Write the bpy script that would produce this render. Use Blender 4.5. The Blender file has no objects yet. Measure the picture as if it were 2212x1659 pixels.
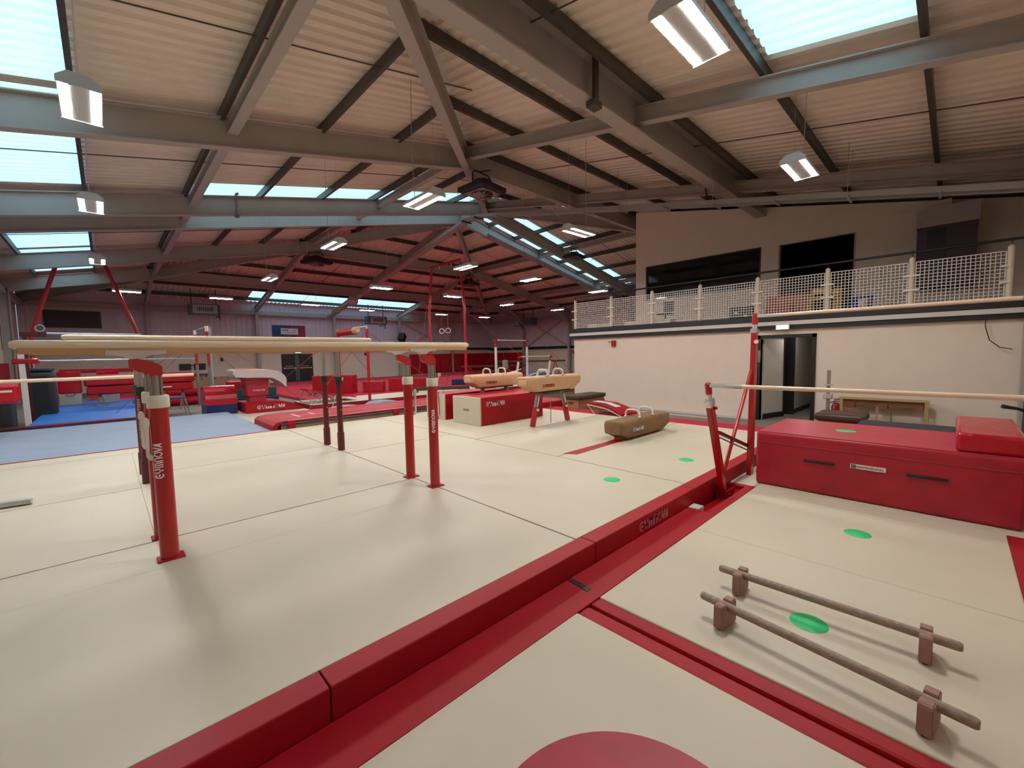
import bpy, bmesh, math, random
from mathutils import Vector, Matrix
random.seed(7)
SC = bpy.context.scene
COL = SC.collection
# ---------------------------------------------------------------- camera
cam_d = bpy.data.cameras.new('camera'); cam = bpy.data.objects.new('camera', cam_d); COL.objects.link(cam)
cam_d.sensor_width = 36.0; cam_d.lens = 36.0 * 914.485 / 2212.0; cam_d.clip_start = 0.02; cam_d.clip_end = 200
_yaw, _pit, _rol = 0.808246672, -0.0719989, -0.01859435
fw = Vector((math.cos(_yaw)*math.cos(_pit), math.sin(_yaw)*math.cos(_pit), math.sin(_pit)))
rt = Vector((math.sin(_yaw), -math.cos(_yaw), 0)); up = rt.cross(fw)
r2 = rt*math.cos(_rol) + up*math.sin(_rol); u2 = -rt*math.sin(_rol) + up*math.cos(_rol)
cam.matrix_world = Matrix(((r2.x, u2.x, -fw.x, 0), (r2.y, u2.y, -fw.y, 0), (r2.z, u2.z, -fw.z, 1.77), (0, 0, 0, 1)))
SC.camera = cam
# ---------------------------------------------------------------- world, exposure
w = bpy.data.worlds.new('world'); SC.world = w; w.use_nodes = True
w.node_tree.nodes['Background'].inputs[0].default_value = (0.55, 0.72, 1.0, 1); w.node_tree.nodes['Background'].inputs[1].default_value = 0.6
SC.view_settings.view_transform = 'Standard'; SC.view_settings.look = 'None'; SC.view_settings.gamma = 1
SC.view_settings.exposure = 0.42; SC.view_settings.use_curve_mapping = False
SC.cycles.diffuse_bounces = 7
TUBE_POWER = 165.0      # emission of the lamp strips
SKY_POWER = 0.95       # brightness of the translucent rooflights
# ---------------------------------------------------------------- materials
def lin(c):
    return tuple((x/12.92 if x <= .04045 else ((x+.055)/1.055)**2.4) for x in c)
def hexc(h):
    h = h.lstrip('#'); return lin(tuple(int(h[i:i+2], 16)/255 for i in (0, 2, 4))) + (1,)
MATS = {}
def mat(name, col, rough=.5, metal=0., spec=.5, bump=0., bscale=8., var=0., vscale=3., coat=0., stretch=None, emit=None, estr=0.):
    m = bpy.data.materials.new(name); m.use_nodes = True; nt = m.node_tree; b = nt.nodes['Principled BSDF']
    c = hexc(col) if isinstance(col, str) else col
    b.inputs['Base Color'].default_value = c; b.inputs['Roughness'].default_value = rough; b.inputs['Metallic'].default_value = metal
    b.inputs['Specular IOR Level'].default_value = spec; b.inputs['Coat Weight'].default_value = coat
    tc = nt.nodes.new('ShaderNodeTexCoord'); mp = nt.nodes.new('ShaderNodeMapping')
    nt.links.new(tc.outputs['Object'], mp.inputs[0])
    if stretch: mp.inputs['Scale'].default_value = stretch
    if var > 0:
        n = nt.nodes.new('ShaderNodeTexNoise'); n.inputs['Scale'].default_value = vscale; n.inputs['Detail'].default_value = 5
        nt.links.new(mp.outputs[0], n.inputs['Vector'])
        r = nt.nodes.new('ShaderNodeMapRange'); r.inputs[1].default_value = .3; r.inputs[2].default_value = .7
        r.inputs[3].default_value = 1-var; r.inputs[4].default_value = 1+var
        nt.links.new(n.outputs[0], r.inputs[0])
        mx = nt.nodes.new('ShaderNodeVectorMath'); mx.operation = 'SCALE'; mx.inputs[0].default_value = c[:3]
        nt.links.new(r.outputs[0], mx.inputs['Scale']); nt.links.new(mx.outputs[0], b.inputs['Base Color'])
    if bump > 0:
        n = nt.nodes.new('ShaderNodeTexNoise'); n.inputs['Scale'].default_value = bscale; n.inputs['Detail'].default_value = 4
        nt.links.new(mp.outputs[0], n.inputs['Vector'])
        bp = nt.nodes.new('ShaderNodeBump'); bp.inputs['Strength'].default_value = bump; bp.inputs['Distance'].default_value = .02
        nt.links.new(n.outputs[0], bp.inputs['Height']); nt.links.new(bp.outputs[0], b.inputs['Normal'])
    if emit:
        b.inputs['Emission Color'].default_value = emit; b.inputs['Emission Strength'].default_value = estr
    MATS[name] = m; return m
mat('cream_vinyl', '#C4B9A4', .5, bump=.4, bscale=1.7, var=.03, vscale=1.6)
mat('red_vinyl', '#9E0016', .55, spec=.35, bump=.12, bscale=3, var=.06)
mat('red_vinyl_gloss', '#AC0C20', .22, bump=.5, bscale=5, var=.05, stretch=(.6, 3, 1))
mat('red_worn', '#A01428', .45, bump=.2, bscale=4, var=.12, vscale=5)
mat('red_top', '#AE2C40', .42, bump=.2, bscale=4, var=.06)
mat('red_carpet', '#AE1430', .9, bump=.1, bscale=40, var=.05)
mat('red_paint', '#AA0A12', .3, coat=.3, var=.03)
mat('maroon_paint', '#5C1018', .35, var=.05)
mat('white_plastic', '#DAD4C6', .35)
mat('white_paint', '#D8D2CC', .4)
mat('cream_paint', '#D0C2AC', .5)
mat('steel_bright', '#C4C0BA', .32, metal=.6)
mat('galvanised', '#A29F9A', .45, metal=.4, var=.06)
mat('steel_dull', '#8C877E', .4, metal=.5, var=.1)
mat('rafter_paint', '#A69E97', .5, var=.04)
mat('purlin_galv', '#4A4642', .5, metal=.25, var=.12, vscale=6)
mat('rail_wood', '#DCC9AE', .45, bump=.05, bscale=20, var=.14, vscale=3, stretch=(1.2, 20, 20))
mat('rail_side', '#BA8F62', .5, var=.12, vscale=3, stretch=(1.2, 20, 40))
mat('fibre_bar', '#D9BFA8', .45, var=.05, stretch=(10, 1, 10))
mat('bar_wood_grey', '#948070', .6, bump=.15, bscale=12, var=.25, vscale=4, stretch=(1.2, 12, 30))
mat('block_wood', '#94705E', .65, bump=.08, var=.12, vscale=9)
mat('tan_leather', '#C49C72', .65, bump=.08, bscale=14, var=.08, vscale=3)
mat('pale_leather', '#CBA27E', .65, bump=.08, bscale=14, var=.05, vscale=3)
mat('brown_suede', '#7F6040', .85, bump=.15, bscale=20, var=.16, vscale=4)
mat('dark_leather', '#4A2A22', .4, bump=.1, var=.15, vscale=6)
mat('dark_suede', '#4A3C2C', .9, var=.15)
mat('box_wood', '#8A5A36', .55, var=.12, vscale=4, stretch=(1, 1, 9))
mat('wall_cream', '#DCCCBC', .75, bump=.03, bscale=20, var=.02)
mat('wall_inner', '#C8BEB2', .8, var=.03)
mat('cladding', '#C6BAC4', .55, var=.03)
mat('roof_sheet', '#E4D8C8', .5, var=.04, vscale=2)
mat('black_paint', '#161618', .4)
mat('painted_room_shade', '#1a1716', .8)  # near-black puts the unlit gallery room's shade into the wall colour
mat('black_plastic', '#141416', .45)
mat('white_trim', '#C8C2BC', .5)
mat('concrete', '#7C756A', .8, bump=.2, bscale=6, var=.14, vscale=3)
mat('grey_mat', '#8794A8', .8, bump=.15, bscale=2.5, var=.05, vscale=1.2)
mat('blue_vinyl', '#1268BE', .45, bump=.25, bscale=3, var=.06)
mat('navy_vinyl', '#141E5C', .4, bump=.2, var=.06)
mat('navy_cover', '#1B2238', .5, bump=.2, var=.1)
mat('green_vinyl', '#0C4A3C', .5)
mat('yellow_vinyl', '#B88620', .5)
mat('blue_wedge', '#3A5CA8', .5)
mat('green_disc', '#1FC070', .45)
mat('grey_canvas', '#A8A49A', .7, bump=.3, bscale=5, var=.06)
mat('vault_pale', '#B9A8A8', .45, var=.04)
mat('label_white', '#D4CCC4', .5)
mat('logo_white', '#E2D6D6', .5)
mat('logo_red', '#A82A20', .6)
mat('logo_pink', '#D0909A', .5)
mat('grey_panel', '#4C3E4A', .7)
mat('charcoal', '#1E1E22', .75, bump=.3, bscale=4, var=.2, vscale=3)
mat('heater_white', '#A8AAB2', .4)
mat('heater_blue', '#4C5A6E', .4)
mat('banner_blue', '#2A3E78', .6, var=.35, vscale=1.3)
mat('banner_red', '#8E1E3E', .6, var=.3, vscale=1.5)
mat('banner_purple', '#54306C', .6, var=.35, vscale=2)
mat('tape_black', '#17171c', .5)
mat('lamp_case', '#B4B4B2', .4)
mat('lamp_strip', '#FFFFFF', .5, emit=(1.0, .97, .92, 1), estr=TUBE_POWER)
mat('exit_glow', '#DDEEFF', .5, emit=(.50, .80, .92, 1), estr=1.0)
mat('rooflight', '#C8ECF8', .5, emit=(.42, .72, .88, 1), estr=SKY_POWER, var=.05)
mat('chrome', '#D8D8D8', .2, metal=.7)
mat('rope', '#8A3A34', .7)
mat('cable_white', '#A89C98', .6)
mat('fire_red', '#A01418', .3)
mat('wood_pale', '#B09468', .6, var=.12, stretch=(1, 1, 8))
mat('wood_brown', '#7A4C28', .6, var=.12)
mat('orange_board', '#B45A30', .6)
mat('crate_red', '#A81C18', .5)
mat('toy_yellow', '#C8A020', .5)
mat('toy_blue', '#2858B0', .5)
# glass
g = bpy.data.materials.new('dark_glass'); g.use_nodes = True; gb = g.node_tree.nodes['Principled BSDF']
gb.inputs['Base Color'].default_value = (.01, .01, .012, 1); gb.inputs['Roughness'].default_value = .04; gb.inputs['Alpha'].default_value = .55
MATS['dark_glass'] = g
# ---------------------------------------------------------------- mesh builder
class MB:
    def __init__(s): s.v = []; s.f = []; s.sm = []
    def add(s, vs, fs, smooth=False):
        o = len(s.v); s.v += [tuple(v) for v in vs]; s.f += [tuple(i+o for i in f) for f in fs]; s.sm += [smooth]*len(fs); return s
    def box(s, a, b):
        x0, y0, z0 = a; x1, y1, z1 = b
        return s.add([(x0,y0,z0),(x1,y0,z0),(x1,y1,z0),(x0,y1,z0),(x0,y0,z1),(x1,y0,z1),(x1,y1,z1),(x0,y1,z1)],
              [(0,3,2,1),(4,5,6,7),(0,1,5,4),(1,2,6,5),(2,3,7,6),(3,0,4,7)])
    def cbox(s, c, d): return s.box([c[i]-d[i]/2 for i in range(3)], [c[i]+d[i]/2 for i in range(3)])
    def rbox(s, a, b, r=.02, n=3):
        # box with rounded edges
        bm = bmesh.new(); bmesh.ops.create_cube(bm, size=1)
        for v in bm.verts:
            v.co = Vector([(a[i]+b[i])/2 + v.co[i]*(b[i]-a[i]) for i in range(3)])
        bmesh.ops.bevel(bm, geom=bm.edges[:], offset=r, segments=n, affect='EDGES', profile=.5)
        bm.verts.ensure_lookup_table(); bm.verts.index_update()
        bm.normal_update(); big = [max(abs(f.normal.x), abs(f.normal.y), abs(f.normal.z)) > .9999 for f in bm.faces]
        o = len(s.v); s.v += [v.co[:] for v in bm.verts]
        for f, fl in zip(bm.faces, big): s.f.append(tuple(v.index+o for v in f.verts)); s.sm.append(not fl)
        bm.free(); return s
    def bar(s, p, q, w, h, upv=(0,0,1)):
        # box along p-q, p and q are centres; h along up
        p = Vector(p); q = Vector(q); d = (q-p).normalized(); u = Vector(upv); si = d.cross(u)
        if si.length < 1e-5: u = Vector((0,1,0)); si = d.cross(u)
        si.normalize(); u = si.cross(d).normalized()
        vs = []
        for c in (p, q):
            for a, b in ((-1,-1),(1,-1),(1,1),(-1,1)): vs.append(c + si*a*w/2 + u*b*h/2)
        return s.add(vs, [(0,1,2,3),(7,6,5,4),(0,4,5,1),(1,5,6,2),(2,6,7,3),(3,7,4,0)])
    def tube(s, pts, r, n=12, cap=True, closed=False):
        pts = [Vector(p) for p in pts]; m = len(pts); rr = r if isinstance(r, (list, tuple)) else [r]*m
        vs = []; ref = None
        for i, p in enumerate(pts):
            if closed: d = pts[(i+1) % m] - pts[i-1]
            else: d = (pts[min(i+1, m-1)] - pts[max(i-1, 0)])
            d.normalize()
            if ref is None:
                ref = Vector((0,0,1)) if abs(d.z) < .9 else Vector((1,0,0))
            a = (ref - d*ref.dot(d)).normalized(); b = d.cross(a); ref = a
            for k in range(n):
                t = 2*math.pi*k/n; vs.append(p + (a*math.cos(t) + b*math.sin(t))*rr[i])
        fs = []
        for i in range(m if closed else m-1):
            j = (i+1) % m
            for k in range(n): fs.append((i*n+k, i*n+(k+1) % n, j*n+(k+1) % n, j*n+k))
        if cap and not closed: fs.append(tuple(range(n-1, -1, -1))); fs.append(tuple((m-1)*n+k for k in range(n)))
        return s.add(vs, fs, True)
    def cyl(s, c, r, z0, z1, n=24, r1=None):
        return s.tube([(c[0], c[1], z0), (c[0], c[1], z1)], [r, r if r1 is None else r1], n)
    def prism(s, poly, axis, a, b):
        # poly: list of 2D points; axis 'x','y','z' extruded from a to b
        def P(u, v, t): return {'x': (t,u,v), 'y': (u,t,v), 'z': (u,v,t)}[axis]
        n = len(poly); vs = [P(u,v,a) for u, v in poly] + [P(u,v,b) for u, v in poly]
        fs = [tuple(range(n)), tuple(range(2*n-1, n-1, -1))] + [(i, i+n, (i+1) % n+n, (i+1) % n) for i in range(n)]
        return s.add(vs, fs)
    def ibeam(s, p, q, w=.2, h=.55, t=.02, tw=.014):
        # p,q: centre of the underside
        p = Vector(p); q = Vector(q); d = (q-p).normalized(); si = d.cross(Vector((0,0,1))).normalized(); u = si.cross(d)
        s.bar(p+u*t/2, q+u*t/2, w, t); s.bar(p+u*(h-t/2), q+u*(h-t/2), w, t); s.bar(p+u*h/2, q+u*h/2, tw, h-2*t); return s
    def loft(s, rings, cap=True, smooth=True):
        n = len(rings[0]); vs = [v for r in rings for v in r]; fs = []
        for i in range(len(rings)-1):
            for k in range(n): fs.append((i*n+k, i*n+(k+1) % n, (i+1)*n+(k+1) % n, (i+1)*n+k))
        if cap: fs.append(tuple(range(n-1, -1, -1))); fs.append(tuple((len(rings)-1)*n+k for k in range(n)))
        return s.add(vs, fs, smooth)
    def xf(s, M):
        s.v = [tuple(M @ Vector(v)) for v in s.v]; return s
    def merge(s, o): return s.add(o.v, o.f, False)
    def obj(s, name, m, parent=None, kind=None, bevel=0, autosm=True):
        me = bpy.data.meshes.new(name); me.from_pydata(s.v, [], s.f)
        me.polygons.foreach_set('use_smooth', s.sm)
        bm = bmesh.new(); bm.from_mesh(me); bmesh.ops.recalc_face_normals(bm, faces=bm.faces[:])
        if bevel:
            bmesh.ops.bevel(bm, geom=[e for e in bm.edges if len(e.link_faces) == 2 and e.calc_face_angle(0) > .6], offset=bevel, segments=2, affect='EDGES', clamp_overlap=True)
        if any(s.sm):
            for e in bm.edges:
                if len(e.link_faces) == 2 and e.calc_face_angle(0) > math.radians(40): e.smooth = False
        bm.to_mesh(me); bm.free()
        me.materials.append(MATS[m]); o = bpy.data.objects.new(name, me); COL.objects.link(o)
        if parent is not None:
            o.parent = parent
            o.matrix_parent_inverse = parent_world(parent).inverted()
        if kind: o['kind'] = kind
        return o
def parent_world(o):
    # rotation is only ever about z, set before parts are added
    M = Matrix.Translation(o.location) @ o.rotation_euler.to_matrix().to_4x4()
    return parent_world(o.parent) @ o.matrix_parent_inverse @ M if o.parent is not None else M
def thing(name, label, cat, loc=(0,0,0), group=None, rz=0):
    o = bpy.data.objects.new(name, None); COL.objects.link(o); o.location = loc; o.rotation_euler = (0,0,rz); o.empty_display_size = .1
    o['label'] = label; o['category'] = cat
    if group: o['group'] = group
    return o
def tag(o, label, cat, group=None):
    o['label'] = label; o['category'] = cat
    if group: o['group'] = group
    return o
def part(name, mb, m, t, **k): return mb.obj(name, m, t, **k)
def dup(src, loc, rz=0., label=None, group=None):
    # copy a thing built at its own base (its meshes are in world space of the source)
    def cp(o, par):
        c = o.copy(); COL.objects.link(c)
        if par is not None: c.parent = par
        for ch in [x for x in bpy.data.objects if x.parent == o]: cp(ch, c)
        return c
    r = cp(src, None); r.location = loc; r.rotation_euler = (0,0,rz)
    if label: r['label'] = label
    if group: r['group'] = group
    return r
def S(mb, name, m, parent=None):
    o = mb.obj(name, m, parent)
    if parent is None: o['kind'] = 'structure'
    return o
# ------------- lettering made of strokes, unit height, returned as polylines
def arc(cx, cy, rx, ry, a0, a1, n=10):
    return [(cx+rx*math.cos(math.radians(a0+(a1-a0)*i/n)), cy+ry*math.sin(math.radians(a0+(a1-a0)*i/n))) for i in range(n+1)]
def logo_strokes():
    L = []; x = 0
    L += [arc(x+.42, .5, .36, .43, 60, 300), [(x+.34,.5),(x+.62,.5)]]; x += .92                                  # G as an open ring with a bar
    L += [[(x+.05,.95),(x+.05,.6)]+arc(x+.33,.6,.28,.2,180,360)+[(x+.61,.95)], [(x+.33,.4),(x+.33,.05)]]; x += .86    # Y
    L += [[(x+.05,.05),(x+.05,.7)]+arc(x+.23,.7,.18,.2,180,0)+[(x+.41,.05)], [(x+.41,.7)]+arc(x+.59,.7,.18,.2,180,0)+[(x+.77,.05)]]; x += 1.02   # M
    L += [[(x+.05,.05),(x+.05,.7)]+arc(x+.3,.7,.25,.2,180,0)+[(x+.55,.05)]]; x += .8                             # N
    L += [arc(x+.38,.5,.33,.43,0,360,18)]; x += .9                                                              # O
    L += [[(x+.02,.95),(x+.18,.05),(x+.62,.95)]]; x += .5                                                       # V
    L += [[(x+.1,.05),(x+.62,.95),(x+.62,.05)], [(x+.3,.3),(x+.62,.3)]]; x += .74                                # A
    return L, x
def lettering(strokes, width, origin, ux, uy, height, th=.13, depth=.003):
    # flat ribbons laid on a surface, ux / uy: unit vectors of the writing, normal = ux x uy
    ux = Vector(ux).normalized(); uy = Vector(uy).normalized(); nz = ux.cross(uy); sx = width; o = Vector(origin); mb = MB()
    for st in strokes:
        n = len(st)
        for i in range(n-1):
            a = Vector(st[i]); b = Vector(st[i+1]); d = (b-a)
            if d.length < 1e-6: continue
            d.normalize(); e = Vector((-d.y, d.x))*th/2; a = a-d*th*.25; b = b+d*th*.25
            q = [a+e, a-e, b-e, b+e]
            vs = [o + ux*p.x*sx + uy*p.y*height for p in q]; vs2 = [v + nz*depth for v in vs]
            mb.add(vs+vs2, [(0,1,2,3),(7,6,5,4),(0,4,5,1),(1,5,6,2),(2,6,7,3),(3,7,4,0)])
    return mb
def gymlogo(name, m, parent, origin, ux, uy, length, height=None, th=.16, depth=.003):
    st, L = logo_strokes(); sx = length/L; h = height or length/L*1.05
    return lettering(st, sx, origin, ux, uy, h, th, depth).obj(name, m, parent)
def text(name, body, m, parent, origin, ux, uy, height, width=None, depth=.002):
    cu = bpy.data.curves.new(name, 'FONT'); cu.body = body; cu.size = 1; cu.extrude = .5
    to = bpy.data.objects.new('tmp', cu); COL.objects.link(to)
    dg = bpy.context.evaluated_depsgraph_get(); me = bpy.data.meshes.new_from_object(to.evaluated_get(dg))
    bpy.data.objects.remove(to); bpy.data.curves.remove(cu)
    xs = [v.co.x for v in me.vertices]; ys = [v.co.y for v in me.vertices]; x0, x1, y0, y1 = min(xs), max(xs), min(ys), max(ys)
    ux = Vector(ux).normalized(); uy = Vector(uy).normalized(); nz = ux.cross(uy); o = Vector(origin)
    k = height/(y1-y0); kx = (width/(x1-x0)) if width else k
    for v in me.vertices: v.co = o + ux*(v.co.x-x0)*kx + uy*(v.co.y-y0)*k + nz*(v.co.z+.5)*depth
    me.name = name; me.materials.clear(); me.materials.append(MATS[m]); ob = bpy.data.objects.new(name, me); COL.objects.link(ob)
    if parent is not None: ob.parent = parent; ob.matrix_parent_inverse = parent_world(parent).inverted()
    return ob
# ================================================================ BUILDING
s_ = .208; Z0, ZR, ZN, ZF = 5.4185, 10.7585, 4.982, 11.686       # underside of rafters: left, right, near, far plane
XL, XR, YN, YF = -3.15, 28.8, -1.07, 33.3
def zb(x, y): return min(Z0+s_*x, ZR-s_*x, ZN+s_*y, ZF-s_*y)
SH = .74                                                          # sheet above the rafter underside
XC = (ZR-Z0)/2/s_                                                 # ridge
FR = [4.4, 9.91, 15.14, 16.85, 22.76, 28.19]
CX = [1.93, 7.6, 12.84, 18.33, 23.8]
def wall_root(n):
    o = bpy.data.objects.new(n, None); COL.objects.link(o); o['kind'] = 'structure'; return o
wl, wr, wf = wall_root('wall_left'), wall_root('wall_right'), wall_root('wall_far')
# floor slab
S(MB().box((XL-.3, YN-.3, -.2), (XR+.3, YF+.3, 0)), 'floor', 'concrete')
# ---- roof
ceiling = thing('ceiling', 'x', 'x'); del ceiling['label']; del ceiling['category']; ceiling['kind'] = 'structure'
SKY = {'left': [], 'near': [], 'right': [], 'far': []}            # (u0,u1,v0,v1): u across slope coordinate, v along eave
SKY['left'] = [(-2.3,-.1,-.5,3.9), (-2.3,-.1,4.7,9.75), (-2.3,-.1,10.0,15.0), (-2.1,-.1,17.05,22.7), (-2.1,-.1,23.0,28.0), (2.1,12.5,14.62,16.8)]
SKY['right'] = [(13.6,25.2,14.9,16.8)]
SKY['near'] = [(.46,2.12,3.9,7.5)]
SKY['far'] = [(30.4,32.9,7.0,19.3)]
def plane_fn(pl):
    # returns P(u,v,off) and limits of u for a given v
    if pl == 'left': return (lambda u, v, o: (u, v, Z0+s_*u+SH+o)), (XL, lambda v: min(XC, (ZN+s_*v-Z0)/s_, (ZF-s_*v-Z0)/s_)), (YN, YF)
    if pl == 'right': return (lambda u, v, o: (u, v, ZR-s_*u+SH+o)), (lambda v: max(XC, (ZR-ZN-s_*v)/s_, (ZR-ZF+s_*v)/s_), XR), (YN, YF)
    if pl == 'near': return (lambda u, v, o: (v, u, ZN+s_*u+SH+o)), (YN, lambda v: min(YM, (Z0+s_*v-ZN)/s_, (ZR-s_*v-ZN)/s_)), (XL, XR)
    if pl == 'far': return (lambda u, v, o: (v, u, ZF-s_*u+SH+o)), (lambda v: max(YM2, (ZF-Z0-s_*v)/s_, (ZF-ZR+s_*v)/s_), YF), (XL, XR)
YM = (Z0+s_*XC-ZN)/s_; YM2 = (ZF-Z0-s_*XC)/s_
sheet = MB(); glow = []
for pl in ('left','near','right','far'):
    P, (ua, ub), (va, vb) = plane_fn(pl)
    fa = ua if callable(ua) else (lambda v, c=ua: c); fb = ub if callable(ub) else (lambda v, c=ub: c)
    per = .25; n = int((vb-va)/per)+1; vs = []
    for i in range(n):
        b = va+i*per
        for dv, oo in ((0,0),(.11,0),(.14,.055),(.22,.055)): vs.append((min(b+dv, vb), oo))
    vs.append((vb, 0))
    skies = SKY[pl]; gl = [MB() for _ in skies]
    for i in range(len(vs)-1):
        (v0, o0), (v1, o1) = vs[i], vs[i+1]
        if v1-v0 < 1e-4: continue
        vm = (v0+v1)/2; lo0, hi0, lo1, hi1 = fa(v0), fb(v0), fa(v1), fb(v1)
        if hi0 <= lo0 and hi1 <= lo1: continue
        cuts = []
        for k, (a, b, c, d) in enumerate(skies):
            if c <= vm <= d: cuts.append((a, b, k))
        cuts.sort(); segs = []; cur = None
        us = [None]; 
        pos = 'lo'
        bounds = []
        for a, b, k in cuts: bounds += [(a, b, k)]
        def quad(mb, a0, a1, b0, b1):
            if b0 <= a0 and b1 <= a1: return
            b0 = max(a0, b0); b1 = max(a1, b1)
            mb.add([P(a0,v0,o0), P(b0,v0,o0), P(b1,v1,o1), P(a1,v1,o1)], [(0,1,2,3)])
        c0, c1 = lo0, lo1
        for a, b, k in bounds:
            A0 = min(max(a, c0), hi0); A1 = min(max(a, c1), hi1); B0 = min(max(b, c0), hi0); B1 = min(max(b, c1), hi1)
            quad(sheet, c0, c1, A0, A1); quad(gl[k], A0, A1, B0, B1); c0, c1 = B0, B1
        quad(sheet, c0, c1, hi0, hi1)
    glow += gl
for i, gmb in enumerate(glow):
    S(gmb, 'window_%d' % (i+1), 'rooflight')
S(sheet, 'roof_sheeting', 'roof_sheet', ceiling)
# ---- rafters (frames spanning across, one per line y), hip beams, purlins
def node(x, y): return (x, y, zb(x, y))
for y in FR:
    xl = min(XC, (ZN+s_*y-Z0)/s_, (ZF-s_*y-Z0)/s_); xr = max(XC, (ZR-ZN-s_*y)/s_, (ZR-ZF+s_*y)/s_)
    S(MB().ibeam((XL, y, Z0+s_*XL), (xl, y, Z0+s_*xl)), 'rafter', 'rafter_paint', ceiling)
    if xr-xl > .3: S(MB().ibeam((xl, y, Z0+s_*xl), (xr, y, Z0+s_*xl), w=.28 if y < 5 else .2, h=.68 if y < 5 else .55, t=.03 if y < 5 else .02), 'girder', 'rafter_paint', ceiling)
    hb = MB().ibeam((xr, y, ZR-s_*xr), (XR, y, ZR-s_*XR))
    if y > 10: hb.prism([(XR-2.6, ZR-s_*(XR-2.6)), (XR-1.5, ZR-s_*(XR-1.5)-.12), (XR-.3, 4.15), (XR, 3.9), (XR, ZR-s_*XR+.05)], 'y', y-.1, y+.1)
    S(hb, 'rafter', 'rafter_paint', ceiling)
    S(MB().ibeam((XR-.01, y, 0), (XR-.01, y, 4.9)) if 0 else MB().box((XR-.34, y-.1, 0), (XR-.3, y+.1, 5)).box((XR-.3, y-.012, 0), (XR-.02, y+.012, 5)).box((XR-.04, y-.1, 0), (XR-.002, y+.1, 5)), 'column', 'rafter_paint', wr)
    S(MB().box((XL+.30, y-.1, 0), (XL+.34, y+.1, 5)).box((XL+.02, y-.012, 0), (XL+.3, y+.012, 5)).box((XL+.002, y-.1, 0), (XL+.04, y+.1, 5)), 'column', 'rafter_paint', wl)
for x0, y0, x1, y1 in ((XL, YN, XC, YM), (XR, YN, XC, YM), (XL, YF, XC, YM2), (XR, YF, XC, YM2)):
    S(MB().ibeam(node(x0, y0), node(x1, y1), w=.2, h=.5), 'hip_beam', 'rafter_paint', ceiling)
S(MB().ibeam((XC, YM, Z0+s_*XC+.02), (XC, YM2, Z0+s_*XC+.02), w=.18, h=.5), 'ridge_beam', 'rafter_paint', ceiling)
# tie beams along y under the left and right slopes, rafters down the near and far slopes
for x in CX:
    zl = min(Z0+s_*x, ZR-s_*x)
    yn = (zl-ZN)/s_; yf = (ZF-zl)/s_
    if abs(x-XC) > .5:
        a = max(yn, YN); b = min(yf, YF)
        S(MB().ibeam((x+.12, a, zl+.28), (x+.12, b, zl+.28), w=.17, h=.22), 'tie_beam', 'rafter_paint', ceiling)
    S(MB().ibeam((x, YN, ZN+s_*YN+.18), (x, yn, ZN+s_*yn+.18), w=.17, h=.3), 'rafter', 'rafter_paint', ceiling)
    S(MB().ibeam((x, yf, ZF-s_*yf+.1), (x, YF, ZF-s_*YF+.1), w=.17, h=.36), 'rafter', 'rafter_paint', ceiling)
    S(MB().box((x-.1, YF-.34, 0), (x+.1, YF-.3, 5)).box((x-.012, YF-.3, 0), (x+.012, YF-.02, 5)), 'column', 'rafter_paint', wf)
PB, PH = .52, .2
def purl(p, q): return MB().bar((p[0], p[1], p[2]+PB+PH/2), (q[0], q[1], q[2]+PB+PH/2), .07, PH)
for x in (-2.0, -.12, 1.9, 3.8, 5.68, 7.55, 9.35, 11.2):
    z = Z0+s_*x; S(purl((x, max(YN, (z-ZN)/s_), z), (x, min(YF, (ZF-z)/s_), z)), 'purlin', 'purlin_galv', ceiling)
for x in (14.6, 16.4, 18.3, 20.1, 22.0, 23.8, 25.6, 27.4):
    z = ZR-s_*x; S(purl((x, max(YN, (z-ZN)/s_), z), (x, min(YF, (ZF-z)/s_), z)), 'purlin', 'purlin_galv', ceiling)
for y in (.42, 2.22, 4.04, 5.9, 7.75, 9.75, 11.6, 13.4):
    z = ZN+s_*y; S(purl(((z-Z0)/s_, y, z), ((ZR-z)/s_, y, z)), 'purlin', 'purlin_galv', ceiling)
for y in (19.1, 20.95, 22.8, 24.6, 26.5, 28.35, 30.2, 32.0):
    z = ZF-s_*y; S(purl(((z-Z0)/s_, y, z), ((ZR-z)/s_, y, z)), 'purlin', 'purlin_galv', ceiling)
# thin sag rods between purlins
def rods(fixed, lo, hi, pl):
    if pl == 'l': a, b = (lo, fixed, Z0+s_*lo+.6), (hi, fixed, Z0+s_*hi+.6)
    if pl == 'n': a, b = (fixed, lo, ZN+s_*lo+.6), (fixed, hi, ZN+s_*hi+.6)
    if pl == 'f': a, b = (fixed, lo, ZF-s_*lo+.6), (fixed, hi, ZF-s_*hi+.6)
    if pl == 'r': a, b = (lo, fixed, ZR-s_*lo+.6), (hi, fixed, ZR-s_*hi+.6)
    S(MB().tube([a, b], .012, 6), 'sag_rod', 'purlin_galv', ceiling)
for y, xe in ((7.15, 6.6), (12.5, 12.0), (19.9, 12.0)): rods(y, XL, xe, 'l')
for x, ye in ((4.7, 4.9), (10.2, 9.5), (15.6, 12.0), (21, 6.5)): rods(x, YN, ye, 'n')
for x, ya in ((4.7, 27.5), (5.6, 27), (10.2, 22), (15.6, 20), (21, 25)): rods(x, ya, YF, 'f')
for y, xa in ((13, 15.5), (19.9, 16), (25.5, 22)): rods(y, xa, XR, 'r')
S(MB().box((6.0, 4.20, 5.80), (6.10, 4.26, 6.56)).box((5.94, 4.18, 5.76), (6.16, 4.34, 5.86)), 'splice_plate', 'purlin_galv', ceiling)
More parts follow.
